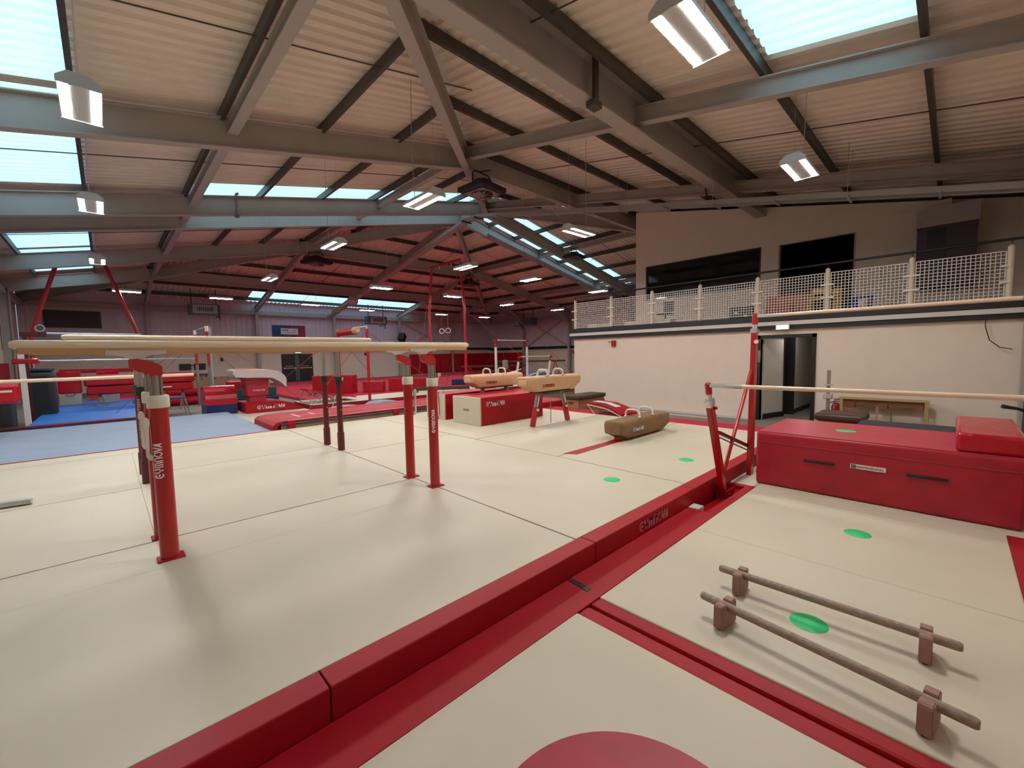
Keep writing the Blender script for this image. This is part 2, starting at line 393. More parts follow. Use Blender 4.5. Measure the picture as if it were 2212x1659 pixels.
# eaves members around
S(MB().box((XL, YF-.25, 4.72), (XR, YF-.02, 4.98)), 'eaves_beam', 'rafter_paint', ceiling)
S(MB().box((XR-.25, YN, 4.72), (XR-.02, YF, 4.98)), 'eaves_beam', 'rafter_paint', ceiling)
S(MB().box((XL+.02, YN, 4.72), (XL+.25, YF, 4.98)), 'eaves_beam', 'rafter_paint', ceiling)
# wind bracing on the far and right walls
for a, b in (((18.6, YF-.15, 2.3), (23.5, YF-.15, 4.7)), ((18.6, YF-.15, 4.7), (23.5, YF-.15, 2.3))):
    S(MB().bar(a, b, .07, .07), 'wind_brace', 'rafter_paint', wf)
for a, b in (((XR-.15, 23.0, 2.3), (XR-.15, 28.0, 4.9)), ((XR-.15, 23.0, 4.9), (XR-.15, 28.0, 2.3))):
    S(MB().bar(a, b, .09, .09), 'wind_brace', 'rafter_paint', wr)
# ---- outer walls: block dado below, ribbed cladding above
def ribbed(horiz, fixed, a, b, z0, z1, sign):
    mb = MB(); n = int((b-a)/.3); prev = None
    for i in range(n):
        u = a+i*.3
        for u0, u1, d in ((u, u+.255, 0), (u+.262, u+.3, .014)):
            u1 = min(u1, b)
            if horiz == 'x': mb.box((u0, min(fixed, fixed+sign*(.03-d)), z0), (u1, max(fixed, fixed+sign*(.03-d)) + 1e-4, z1))
            else: mb.box((min(fixed, fixed+sign*(.03-d)), u0, z0), (max(fixed, fixed+sign*(.03-d)) + 1e-4, u1, z1))
    return mb
S(MB().box((XL-.2, YN, 0), (XL, YF, 2.3)).box((XL-.2, YN, 2.3), (XL-.02, YF, 5.6)), 'wall_panel', 'wall_cream', wl)
S(MB().box((XR, YN, 0), (XR+.2, YF, 2.2)), 'wall_panel', 'wall_cream', wr); S(ribbed('y', XR, YN, YF, 2.2, 5.7, -1).box((XR, YN, 2.2), (XR+.05, YF, 5.8)), 'cladding', 'cladding', wr)
wn = S(MB().box((XL-.2, YN-.2, 0), (XR+.2, YN, 5.6)), 'wall_near', 'wall_cream')
wfm = MB()
for a, b, c, d in ((XL, 0, 9.05, 2.2), (11.2, 0, XR, 2.2), (9.05, 2.03, 11.2, 2.2)): wfm.box((a, YF, b), (c, YF+.2, d))
S(wfm, 'wall_panel', 'wall_cream', wf)
S(ribbed('x', YF, XL, XR, 2.2, 5.7, -1).box((XL, YF, 2.2), (XR, YF+.05, 5.8)), 'cladding', 'cladding', wf)
S(MB().box((XL, YF-.09, 2.15), (XR, YF-.001, 2.2)), 'trim_1', 'white_trim'); S(MB().box((XL, YF-.11, 2.2), (XR, YF-.001, 2.42)), 'trim_2', 'black_paint')
S(MB().box((XR-.09, YN, 2.0), (XR-.001, YF, 2.1)), 'trim_3', 'white_trim'); S(MB().box((XR-.11, YN, 2.1), (XR-.001, YF, 2.35)), 'trim_4', 'black_paint')
# far doors
d = S(MB().box((9.05, YF+.02, 0), (10.11, YF+.08, 2.03)).box((10.13, YF+.02, 0), (11.2, YF+.08, 2.03)), 'door_1', 'black_paint')
for x in (9.1, 10.2):
    part('push_bar', MB().box((x+.06, YF-.06, .98), (x+.9, YF-.03, 1.03)).box((x+.1, YF-.03, .95), (x+.14, YF+.02, 1.06)).box((x+.84, YF-.03, .95), (x+.88, YF+.02, 1.06)), 'steel_bright', d)
    part('door_plate', MB().box((x+.2, YF, 1.12), (x+.7, YF+.021, 1.18)), 'steel_dull', d)
part('door_rail', MB().box((10.0, YF, .1), (10.03, YF+.021, 1.9)).box((10.18, YF, .1), (10.21, YF+.021, 1.9)), 'steel_dull', d)
# ---- gallery (mezzanine) block on the right
GX, GY, UX = 11.7, 9.1, 15.2
wm = MB()
for a, b, c, dd in ((YN, 0, 2.27, 2.26), (3.33, 0, GY, 2.26), (2.27, 2.02, 3.33, 2.26)): wm.box((GX, a, b), (GX+.14, c, dd))
wm = S(wm, 'wall_gallery_lower', 'wall_cream')
S(MB().box((GX+.14, GY-.14, 0), (XR, GY, 2.26)), 'wall_gallery_end', 'wall_cream')
S(MB().box((GX-.06, YN, 2.26), (XR-.4, GY+.05, 2.5)), 'floor_gallery', 'concrete')
S(MB().box((GX-.09, YN, 2.22), (GX-.005, GY+.08, 2.32)), 'trim_5', 'black_paint'); S(MB().box((GX-.13, YN, 2.32), (GX-.06, GY+.1, 2.41)), 'trim_6', 'white_trim'); S(MB().box((GX-.10, YN, 2.41), (GX-.061, GY+.08, 2.56)), 'trim_7', 'black_paint')
# upper wall, follows the near slope
uw = MB()
def ztop(y): return min(ZN+s_*y+.3, ZR-s_*UX+.3)
def upiece(y0, y1, z0, z1=None): 
    if z1 is None: uw.prism([(y0, z0), (y1, z0), (y1, ztop(y1)), (y0, ztop(y0))], 'x', UX, UX+.15)
    else: uw.box((UX, y0, z0), (UX+.15, y1, z1))
upiece(YN, 2.02, 2.5); upiece(2.02, 3.9, 4.94); upiece(3.9, 4.42, 2.5); upiece(4.42, 8.32, 4.96); upiece(4.42, 8.32, 2.5, 3.72); upiece(8.32, 8.77, 2.5)
uwo = S(uw, 'wall_gallery_upper', 'wall_cream')
S(MB().prism([(UX+.15, 2.5), (XR-.4, 2.5), (XR-.4, 5.0), (UX+.15, ztop(8.7))], 'y', 8.62, 8.77), 'wall_gallery_side', 'wall_cream')
S(MB().box((20, YN, 2.5), (20.1, 8.62, 5.3)), 'wall_gallery_back', 'painted_room_shade')
S(MB().box((UX+.15, YN, 5.05), (20, 8.62, 5.12)), 'ceiling_gallery', 'painted_room_shade')
S(MB().box((UX+.03, 4.42, 3.72), (UX+.05, 8.32, 4.96)), 'window_20', 'dark_glass')
S(MB().box((UX-.015, 4.38, 3.70), (UX+.03, 4.42, 4.98)).box((UX-.015, 8.28, 3.70), (UX+.03, 8.34, 4.98)).box((UX-.015, 4.42, 4.93), (UX+.03, 8.28, 4.98)), 'trim_8', 'black_paint')
S(MB().box((UX-.01, 2.02, 2.5), (UX+.15, 2.06, 4.94)).box((UX-.01, 3.86, 2.5), (UX+.15, 3.9, 4.94)), 'trim_9', 'rafter_paint')
# doorway in the lower wall
S(MB().box((GX-.03, 2.19, 0), (GX+.16, 2.27, 2.10)).box((GX-.03, 3.33, 0), (GX+.16, 3.41, 2.10)).box((GX-.03, 2.19, 2.02), (GX+.16, 3.41, 2.10)), 'door_frame', 'black_paint').name = 'door_2'
S(MB().bar((GX+.16, 3.32, 1.0), (GX+1.0, 3.09, 1.0), .04, 2.0), 'door_3', 'wall_inner')
S(MB().bar((GX+.155, 3.297, .07), (GX+1.0, 3.065, .07), .012, .13).bar((GX+.995, 3.07, 1.0), (GX+1.01, 3.066, 1.0), .06, 2.02), 'baseboard_corridor', 'black_paint')
S(MB().box((GX+1.48, 2.94, 0), (GX+1.56, 3.19, 2.1)), 'door_4', 'black_paint')
S(MB().box((GX+1.56, 2.985, 0), (GX+4, 3.1, 2.24)).box((GX+.14, 1.9, 0), (GX+4, 2.0, 2.24)).box((GX+3.9, 2.0, 0), (GX+4, GY-.2, 2.24)).box((GX+.14, 4.2, 0), (GX+3.9, 4.3, 2.24)), 'wall_corridor', 'wall_inner')
S(MB().box((GX+1.562, 2.965, 0), (GX+3.9, 2.984, .12)), 'baseboard_side', 'black_paint')
# corner column by the near wall with pipe
S(MB().box((GX-.28, YN+.22, 0), (GX-.02, YN+.26, 5)).box((GX-.28, YN+.02, 0), (GX-.02, YN+.06, 5)).box((GX-.165, YN+.06, 0), (GX-.135, YN+.22, 5)), 'trim_10', 'rafter_paint')
# ================================================================ CEILING FITTINGS
def at_roof(x, y): return zb(x, y)+.55
def make_lamp(x, y, along, label, z=4.6, cord=True, group=None):
    t = thing('hanging_lamp', label, 'lamp', (x, y, z), group, 0 if along == 'x' else math.pi/2)
    R = Matrix.Translation((x, y, z)) @ Matrix.Rotation(0 if along == 'x' else math.pi/2, 4, 'Z')
    c = MB().prism([(-.17, .0), (-.165, .045), (-.08, .11), (.08, .11), (.165, .045), (.17, 0)], 'x', -.44, .44)
    c.prism([(-.175, -.01), (-.175, .05), (-.085, .125), (.085, .125), (.175, .05), (.175, -.01)], 'x', -.455, -.44).prism([(-.175, -.01), (-.175, .05), (-.085, .125), (.085, .125), (.175, .05), (.175, -.01)], 'x', .44, .455)
    part('lamp_housing', c.xf(R), 'lamp_case', t)
    for sy in (-1, 1):
        part('light_strip', MB().cbox((0, sy*.120, -.001), (.86, .072, .002)).xf(R), 'lamp_strip', t)
    h = at_roof(x, y)-z
    m = MB()
    part('hanging_wire', MB().tube([(-.36, 0, .12), (-.36, 0, h)], .0025, 5).xf(R), 'cable_white', t)
    m.tube([(.3, 0, .11), (.32, .02, .5*h), (.3, .0, h)], .006, 6)
    part('suspension_cord', m.xf(R), 'cable_white', t)
    return t
LG = [(4.0, 1.76, 'x', 'large twin strip lamp hanging nearest the camera, below the blue rooflight'),
 (8.18, 1.83, 'x', 'twin strip lamp hanging in front of the upper gallery wall'),
 (-.02, 6.8, 'y', 'twin strip lamp at far left, nearest and highest of the left row'),
 (-.02, 11.05, 'y', 'second twin strip lamp of the left row, beneath the second rooflight'),
 (-.0, 17.0, 'y', 'smallest lamp of the left row, hanging above the red leaning poles'),
 (4.42, 6.9, 'y', 'twin strip lamp hanging just left of the big black fan heater'),
 (4.39, 11.1, 'y', 'twin strip lamp hanging beside the far octagonal black fan'),
 (4.45, 17.2, 'y', 'twin strip lamp left of the far octagonal black fan'),
 (8.3, 6.3, 'x', 'twin strip lamp hanging between the black fan and the cream upper wall'),
 (8.7, 11.2, 'y', 'twin strip lamp hanging at the top of the tall red rings frame'),
 (8.54, 16.8, 'x', 'twin strip lamp over the red lit cable tray'),
 (12.1, 11.5, 'y', 'twin strip lamp right of the tall red rings frame'),
 (12.48, 17.2, 'x', 'twin strip lamp seen inside the tall red rings frame, the upper one'),
 (16.95, 11.75, 'y', 'twin strip lamp close above the gallery railing'),
 (17.1, 18.2, 'y', 'twin strip lamp left of the gallery, below the right hand rafter'),
 (21.9, 18.4, 'y', 'small lamp left of the gallery railing near the right wall'),
 (21.4, 25.4, 'x', 'small distant lamp in front of the far right corner column'),
 (.8, 23.7, 'x', 'distant strip lamp behind the right leaning red pole'),
 (4.1, 24.0, 'x', 'distant strip lamp above the first wall heater'),
 (8.2, 24.3, 'x', 'distant strip lamp in front of the left part of the far rooflight'),
 (11.9, 25.4, 'x', 'distant strip lamp above the second wall heater'),
 (17.3, 25.2, 'x', 'distant strip lamp seen inside the rings frame, the lower one')]
for x, y, al, lb in LG: make_lamp(x, y, al, lb, cord=True, group='twin strip lamps under the roof')
# black fans
def make_fan(x, y, z, label, sc=1., rz=.0):
    t = thing('ceiling_fan', label, 'fan', (x, y, z), 'black fans under the roof', rz)
    R = Matrix.Translation((x, y, z)) @ Matrix.Rotation(rz, 4, 'Z') @ Matrix.Scale(sc, 4)
    def rg(r, zz, n=8, ph=math.pi/8): return [(r*math.cos(ph+2*math.pi*k/n), r*math.sin(ph+2*math.pi*k/n), zz) for k in range(n)]
    sq = lambda r, zz: [(r*sx, r*sy, zz) for sx, sy in ((1,1),(-1,1),(-1,-1),(1,-1))]
    # square hood, narrowing upwards, with an open square below
    h = MB().loft([sq(.36, 0), sq(.40, .03), sq(.40, .12), sq(.28, .2)], smooth=False)
    part('hood', h.xf(R), 'black_plastic', t)
    part('grille_plate', MB().cbox((0,0,-.012), (.60,.60,.015)).xf(R), 'steel_dull', t)
    part('fan_opening', MB().cyl((0,0), .25, -.03, -.018, 28).xf(R), 'black_plastic', t)
    part('motor', MB().loft([[(r*math.cos(a*math.pi/8), r*math.sin(a*math.pi/8), zz) for a in range(16)] for r, zz in ((.22,.18),(.22,.26),(.16,.3))]).xf(R), 'black_plastic', t)
    bl = MB()
    for k in range(9):
        a = 2*math.pi*k/9; M = Matrix.Rotation(a, 4, 'Z') @ Matrix.Translation((.14, 0, -.036)) @ Matrix.Rotation(.35, 4, 'X')
        bl.merge(MB().prism([(-.09, -.022), (.1, -.045), (.1, .045), (-.09, .022)], 'z', -.004, .004).xf(M))
    part('fan_blade', bl.cyl((0,0), .06, -.05, -.03, 16).xf(R), 'steel_dull', t)
    part('bracket', MB().tube([(-.3,0,.1),(-.3,0,.38),(-.22,0,.46),(.22,0,.46),(.3,0,.38),(.3,0,.1)], .018, 8).tube([(-.1,.2,.5),(.1,-.2,.5)], .015, 8).xf(R), 'black_plastic', t)
    part('hanging_wire', MB().tube([(0,0,.46),(0,0,(at_roof(x,y)-z-.05)/sc)], .006, 6).xf(R), 'cable_white', t)
    return t
make_fan(8.25, 9.75, 6.45, 'large square black fan heater hanging at the roof joint, nearest the camera', 1.25, .1)
make_fan(8.0, 22.5, 6.45, 'black fan hanging under the roof beam left of centre', 1.35, .3)
make_fan(17.8, 22.6, 6.35, 'dark fan hanging above the rings frame, farthest away', 1.35, .4)
make_fan(15.6, 12.1, 6.0, 'black fan hanging in front of the slanting roof glazing', .95, .2)
# wall heaters on brackets
def make_heater(c, along, label):
    x, y, z = c; R = Matrix.Translation(c) @ Matrix.Rotation(0 if along == 'x' else math.pi/2, 4, 'Z')
    t = thing('wall_heater', label, 'heater', c, None, 0 if along == 'x' else math.pi/2)
    part('heater_body', MB().rbox((-.75,-.0,-.3),(.75,.7,.3), .02, 1).xf(R), 'heater_blue', t)
    part('front_panel', MB().cbox((0,-.012,0),(1.2,.03,.5)).xf(R), 'heater_white', t)
    sl = MB()
    for i in range(9): sl.cbox((-.36+i*.09,-.035,0),(.035,.02,.24))
    part('louvre', sl.xf(R), 'black_plastic', t)
    part('bracket', MB().cbox((-.6,.35,.75),(.04,.04,.9)).cbox((.6,.35,.75),(.04,.04,.9)).cbox((.75,.9,-.35),(.05,.9,.05)).cbox((.75,.35,-.45),(.05,.05,.3)).xf(R), 'black_plastic', t)
make_heater((4.4, 30.6, 4.7), 'x', 'white fronted heater hung under the roof at left of the far wall')
make_heater((15.2, 30.6, 4.5), 'x', 'grey heater hung under the far rooflight')
make_heater((27.6, 26.3, 4.55), 'y', 'heater hung on the right wall beside the gallery')
# mirror ball
t = thing('mirror_ball', 'silver mirror ball hanging below the cable tray', 'ball', (10.6, 24.4, 4.75))
mb = MB(); mb.loft([[(.3*math.sin(p)*math.cos(2*math.pi*k/20)+10.6, .3*math.sin(p)*math.sin(2*math.pi*k/20)+24.4, 5.0+.3*math.cos(p)) for k in range(20)] for p in [.02+(math.pi-.04)*i/12 for i in range(13)]], smooth=False)
part('mirror_sphere', mb, 'steel_bright', t); part('hanging_wire', MB().tube([(10.6,24.4,5.3),(10.6,24.4,at_roof(10.6,24.4))], .01, 6), 'cable_white', t)
# cable trays
def tray(pts, label, wd=.3, m='galvanised', side=(1,0,0)):
    t = thing('cable_tray', label, 'tray', pts[0])
    b = MB(); s1 = MB(); hg = MB()
    for p, q in zip(pts[:-1], pts[1:]):
        P, Q = Vector(p), Vector(q); sd = Vector(side)
        b.bar(P, Q, wd, .012); s1.bar(P+sd*wd/2+Vector((0,0,.03)), Q+sd*wd/2+Vector((0,0,.05)), .012, .11); s1.bar(P-sd*wd/2+Vector((0,0,.03)), Q-sd*wd/2+Vector((0,0,.05)), .012, .11)
        L = (Q-P).length; n = max(1, int(L/1.35))
        for i in range(n+1):
            c = P+(Q-P)*i/n
            hg = MB(); hg.bar(c-sd*wd*.85-Vector((0,0,.02)), c+sd*wd*.85-Vector((0,0,.02)), .04, .04, (0,0,1))
            for k in (-.8, .8):
                e = c+sd*wd*k; top = at_roof(e.x, e.y)
                if top > e.z+.1 and i % 2 == 0: hg.tube([e, (e.x, e.y, top)], .005, 5)
            part('tray_hanger', hg, 'rafter_paint', t)
    part('tray_base', b, m, t); part('tray_side', s1, m, t)
tray([(11.3, YN+.05, 4.3), (11.3, 13.6, 7.30), (11.3, 14.4, 7.32), (11.3, 30.2, 4.40)], 'long galvanised cable tray running from the near wall over the apex to the far wall')
tray([(13.6, 15.9, 7.45), (26.6, 15.9, 4.85)], 'cable tray running down the roof glazing towards the gallery', side=(0,1,0))
# projecting bracket and flags beside the beams
tag(MB().box((3.06, 14.9, 6.0), (3.10, 14.98, 6.62)).tube([(3.08,14.94,6.62),(3.15,14.9,6.66)], .04, 8).cbox((3.08,14.94,6.0),(.12,.1,.08)).obj('roof_sensor', 'steel_dull'), 'slim grey sensor arm bolted to the second rafter', 'sensor')
tag(MB().bar((11.55, 4.6, 5.55), (11.55, 4.66, 5.95), .05, .03).obj('hanging_strap', 'black_plastic'), 'short black strap hanging to the cable tray', 'strap')
# ================================================================ GALLERY RAILING
rl = thing('guard_railing', 'long white mesh railing with a dark handrail along the gallery edge', 'railing', (GX, 4, 2.56))
py = [-.62, .66, 2.02, 3.42, 4.82, 6.21, 7.6, 9.02]
for y in py:
    part('post', MB().cyl((GX-.02, y), .047, 2.565, 3.5, 16).cyl((GX-.02, y), .047, 3.5, 3.53, 16, .015), 'cream_paint', rl)
part('handrail', MB().tube([(GX+.03, YN+.02, 3.60), (GX+.03, 9.05, 3.60)], .025, 10).merge(MB()) if 0 else MB().tube([(GX-.02, YN+.02, 3.62), (GX-.02, 9.05, 3.62)], .024, 10), 'black_paint', rl)
hb = MB()
for y in py: hb.tube([(GX-.02, y, 3.5), (GX-.02, y, 3.61)], .01, 6)
part('handrail_bracket', hb, 'black_paint', rl)
for a, b in zip(py[:-1], py[1:]):
    m = MB(); y0, y1 = a+.06, b-.06; z0, z1 = 2.60, 3.42
    n = int(round((y1-y0)/.062)); k = int(round((z1-z0)/.062))
    for i in range(n+1): m.bar((GX-.02, y0+(y1-y0)*i/n, z0), (GX-.02, y0+(y1-y0)*i/n, z1), .014 if i in (0, n) else .011, .006, (1,0,0))
    for i in range(k+1): m.bar((GX-.026, y0, z0+(z1-z0)*i/k), (GX-.026, y1, z0+(z1-z0)*i/k), .006, .016 if i in (0, k) else .011)
    part('mesh_panel', m, 'white_paint', rl)
cl = MB()
for y in py:
    for z in (2.86, 3.14):
        cl.box((GX-.082, y-.12 if y > -.6 else y, z), (GX-.066, y+.12, z+.035))
part('panel_clamp', cl, 'white_plastic', rl)
# things stored on the gallery
def simple(name, label, cat, m, mb, group=None): return tag(mb.obj(name, m), label, cat, group)
simple('storage_box', 'orange brown board box standing behind the gallery railing', 'box', 'orange_board', MB().rbox((GX+1.0, 2.55, 2.5), (GX+1.5, 3.5, 3.12), .01, 1))
simple('crate', 'red plastic crate in front of the orange board box', 'crate', 'crate_red', MB().rbox((GX+.55, 2.85, 2.5), (GX+.95, 3.42, 2.86), .02, 2))
t = thing('folding_chair', 'yellow framed chair standing beside the orange board box on the gallery', 'chair', (GX+.8, 2.3, 2.5))
part('seat', MB().rbox((GX+.6, 2.1, 2.92), (GX+1.0, 2.5, 2.96), .01, 1), 'toy_yellow', t)
for a, b in ((.62,2.12),(.98,2.12),(.62,2.48),(.98,2.48)): part('leg', MB().tube([(GX+a, b, 2.5), (GX+a, b, 2.92)], .014, 8), 'toy_yellow', t)
part('backrest', MB().rbox((GX+.97, 2.1, 3.08), (GX+1.0, 2.5, 3.2), .01, 1).tube([(GX+.98,2.12,2.92),(GX+.98,2.12,3.1)],.012,8).tube([(GX+.98,2.48,2.92),(GX+.98,2.48,3.1)],.012,8), 'toy_yellow', t)
simple('toy_tub', 'blue tub on the gallery floor behind the mesh', 'tub', 'toy_blue', MB().cyl((GX+1.2, 1.55), .16, 2.5, 2.95, 20, .19))
simple('ball', 'small yellow ball on the gallery floor behind the mesh', 'ball', 'toy_yellow', MB().loft([[(GX+.9+.11*math.sin(p)*math.cos(2*math.pi*k/16), 1.98+.11*math.sin(p)*math.sin(2*math.pi*k/16), 3.07+.11*math.cos(p)) for k in range(16)] for p in [.05+(math.pi-.1)*i/9 for i in range(10)]]).cyl((GX+.9,1.98),.1,2.5,2.97,16))
t = thing('speaker_case', 'black case with two bright corners standing behind the gallery railing', 'case', (GX+.3, 3.95, 2.5))
part('case_body', MB().rbox((GX+.2, 3.6, 2.5), (GX+.5, 4.15, 2.86), .015, 1), 'black_plastic', t)
part('case_corner', MB().cbox((GX+.195, 3.75, 2.62), (.01, .07, .05)).cbox((GX+.195, 3.98, 2.70), (.01, .07, .05)), 'label_white', t)
simple('plastic_urn', 'pale plastic tub on the gallery edge in front of the dark opening', 'tub', 'cream_paint', MB().cyl((GX+.25, 1.42), .07, 2.502, 2.64, 16, .05).cyl((GX+.25, 1.42), .08, 2.64, 2.8, 16, .1))
for i, (y, L) in enumerate(((6.5, 1.5), (8.2, .9))):
    simple('folded_board', ('long pale board lying along the gallery edge' , 'short pale board lying at the gallery end')[i], 'board', 'cream_paint', MB().rbox((GX+.15, y-L/2, 2.5+.06), (GX+.6, y+L/2, 2.70), .02, 1).box((GX+.2, y-L/2+.1, 2.5), (GX+.5, y+L/2-.1, 2.56)))
t = thing('office_chair', 'dark chair standing behind the gallery mesh left of the long pale board', 'chair', (GX+.9, 6.25, 2.5))
part('seat', MB().rbox((GX+.7, 6.05, 2.86), (GX+1.1, 6.45, 2.92), .02, 2), 'black_plastic', t)
part('backrest', MB().rbox((GX+1.08, 6.08, 2.98), (GX+1.12, 6.42, 3.3), .015, 2), 'black_plastic', t)
part('leg', MB().cyl((GX+.9, 6.25), .03, 2.5, 2.86, 10).cyl((GX+.9, 6.25), .22, 2.5, 2.54, 12), 'black_plastic', t)
# air conditioner housing, duct on the upper wall
t = thing('air_unit', 'large dark grey air unit boxed onto the cream upper wall at right', 'air unit', (UX, .25, 2.5))
part('unit_hood', MB().prism([(-.27, 4.62), (.78, 4.62), (.78, 5.0), (.6, 5.06), (-.27, 5.06)], 'x', UX-.75, UX-.005) , 'rafter_paint', t)
part('unit_body', MB().box((UX-.65, -.25, 3.2), (UX-.005, .76, 4.62)), 'grey_panel', t)
part('unit_grille', MB().box((UX-.67, .28, 3.4), (UX-.65, .58, 4.55)), 'black_plastic', t)
simple('duct_box', 'cream duct box above the dark air unit', 'duct', 'wall_cream', MB().box((UX-.3, .2, 5.06), (UX-.005, .74, 5.3)))
# exit signs
t = thing('exit_sign', 'glowing exit light on the black trim above the open doorway', 'sign', (GX-.1, 2.83, 2.27))
part('sign_case', MB().rbox((GX-.19, 2.69, 2.21), (GX-.135, 2.97, 2.36), .008, 1), 'white_plastic', t); part('sign_panel', MB().box((GX-.2, 2.71, 2.22), (GX-.191, 2.95, 2.31)), 'exit_glow', t)
part('conduit', MB().tube([(GX-.15, 2.97, 2.33), (GX-.15, 3.08, 2.33), (GX-.14, 3.1, 2.38)], .012, 8), 'white_plastic', t)
t = thing('exit_sign', 'glowing exit light above the far black double doors', 'sign', (10.17, YF-.05, 2.1))
part('sign_case', MB().box((9.95, YF-.08, 2.07), (10.4, YF-.001, 2.14)).box((9.95, YF-.08, 2.07), (10.4, YF-.02, 2.24)), 'white_plastic', t); part('sign_panel', MB().box((9.97, YF-.09, 2.09), (10.38, YF-.081, 2.22)), 'exit_glow', t)
t = thing('alarm_bell', 'small red alarm fitting on the cream wall below the gallery trim', 'alarm', (GX, 7.5, 2.0))
part('alarm_body', MB().rbox((GX-.1, 7.44, 1.93), (GX-.001, 7.56, 2.12), .01, 1), 'fire_red', t); part('alarm_arm', MB().box((GX-.06, 7.56, 2.07), (GX-.04, 7.7, 2.09)), 'fire_red', t)
# unseen lamp added to light the corridor wall
t = thing('added_corridor_lamp', 'small unseen ceiling lamp added inside the open corridor doorway', 'lamp', (GX+1.1, 2.6, 2.2))
part('lamp_base', MB().cyl((GX+1.1, 2.6), .11, 2.235, 2.258, 20), 'white_plastic', t)
ld = bpy.data.lights.new('corridor_fill', 'POINT'); ld.energy = 7; ld.shadow_soft_size = .08; lo = bpy.data.objects.new('corridor_fill', ld); COL.objects.link(lo); lo.location = (GX+1.1, 2.6, 2.1)
lo2 = bpy.data.objects.new('corridor_fill', ld.copy()); lo2.data.energy = 7; COL.objects.link(lo2); lo2.location = (GX+2.6, 3.4, 2.05)  # second fill light added deeper in the corridor, with no fitting
# pipe and black box on the near wall
t = thing('conduit_pipe', 'white conduit pipe running up the near wall corner', 'pipe', (11.2, YN+.05, .5))
part('pipe', MB().tube([(11.25, YN+.03, .75), (11.25, YN+.03, 2.2)], .016, 10), 'white_plastic', t)
part('pipe_clip', MB().cbox((11.25, YN+.03, 1.1), (.05,.03,.02)).cbox((11.25, YN+.03, 1.65), (.05,.03,.02)), 'white_plastic', t)
simple('socket_box', 'small black box low on the white pipe', 'box', 'black_plastic', MB().rbox((11.05, YN+.001, .38), (11.3, YN+.12, .72), .01, 1))
simple('hose_end', 'black hose nozzle sticking out behind the red blocks', 'hose', 'black_plastic', MB().tube([(11.15, YN+.12, .6), (11.05, YN+.3, .68), (10.95, YN+.48, .72)], [.03,.025,.035], 10))
simple('loose_cable', 'thin dark cable looping down the wall from the corner of the gallery trim', 'cable', 'black_plastic', MB().tube([(GX-.1,-.36,2.5),(GX-.11,-.36,2.1),(GX-.11,-.42,1.85),(GX-.11,-.55,1.72),(GX-.1,-.7,1.68)], .008, 6))
# ================================================================ MATS AND FLOOR COVERS
PL, RL = .32, .17
LOC_MAT = 'cream landing mat '
def mat_slab(x0, x1, y0, y1, z0, z1, label, m='cream_vinyl', name='landing_mat', cat='mat', group=None, r=.006, g=None, gl=None, gr=None):
    if z1 == PL and z0 == 0: z0 = PL-.08; g = .009 if g is None else g; r = .004
    g = .0008 if g is None else g; gl = g if gl is None else gl; gr = g if gr is None else gr
    o = MB().rbox((x0+gl, y0+g, z0), (x1-gr, y1-g, z1), r, 2).obj(name, m)
    return tag(o, label, cat, group)
tag(MB().box((-2.78, 1.985, 0), (8.19, 9.35, PL-.0805)).obj('added_underlay', 'tape_black'), 'black underlay added beneath the cream platform mats to darken their seams', 'underlay')  # black block added so the seams between the mats read dark
t = thing('landing_mat', 'cream landing mat in the near left foreground, before the nearest red post', 'mat', (0, 3, .24))
part('mat_panel', MB().rbox((-2.78, 1.986, PL-.08), (2.544, 3.775, PL), .004, 2), 'cream_vinyl', t); part('edge_flap', MB().rbox((-2.78, 3.777, PL-.08), (2.544, 4.374, PL-.001), .004, 2), 'cream_vinyl', t)
mat_slab(-2.78, .2, 4.38, 6.37, 0, PL, 'cream landing mat at the left picture edge with the steel tube lying on it', gr=.0003)
mat_slab(-2.78, .2, 6.37, 8.86, 0, PL, 'cream landing mat at left, last wide one before the grey mat', gr=.0003)
mat_slab(-2.78, 2.55, 8.86, 9.35, 0, PL, 'narrow cream mat strip bordering the grey mat')
mat_slab(.2, 2.55, 4.38, 7.06, 0, PL, 'cream landing mat between the red posts and the maroon posts', gl=.0003)
mat_slab(.2, 2.55, 7.06, 8.86, 0, PL, 'cream landing mat just behind the maroon posts', gl=.0003)
mat_slab(2.55, 4.48, 1.98, 6.3, 0, PL, 'cream landing mat with one green disc, right of the right red posts')
mat_slab(2.55, 4.48, 6.3, 9.35, 0, PL, 'cream landing mat in front of the red runway and cream ended blocks')
mat_slab(4.48, 8.2, 1.98, 3.8, 0, PL, 'cream landing mat with one green disc beside the uneven bars')
mat_slab(4.48, 8.2, 3.8, 5.62, 0, PL, 'cream landing mat under the brown mushroom trainer')
mat_slab(4.48, 8.2, 5.62, 9.35, 0, PL, 'cream landing mat under the tan pommel horse and the red blocks')
# thin overlap flap seam
tag(MB().box((.45, 3.86, PL-.001), (2.5, 3.866, PL+.0012)).obj('mat_seam', 'black_paint'), 'fine dark flap seam across the near left cream mat', 'seam') if 0 else None
# red edge pads of the platform, in three lengths
for i, (a, b, lb) in enumerate(((-2.78, .62, 'red padded platform edge at the bottom left, nearest the camera'), (.62, 2.6, 'red padded platform edge in the middle foreground'), (2.6, 4.36, 'red padded platform edge carrying the white wordmark'), (4.36, 8.9, 'red padded platform edge behind the feet of the uneven bars'))):
    t = thing('edge_pad', lb, 'pad', (a, 1.9, RL), 'red padded platform edges')
    part('pad_cover', MB().rbox((a+.003, 1.835, .05), (b-.003, 1.98, PL+.006), .008, 2), 'red_vinyl', t)
    if i == 2: gymlogo('wordmark', 'logo_pink', t, (3.25, 1.833, .197), (1,0,0), (0,0,1), .52, .085, .15, .002)
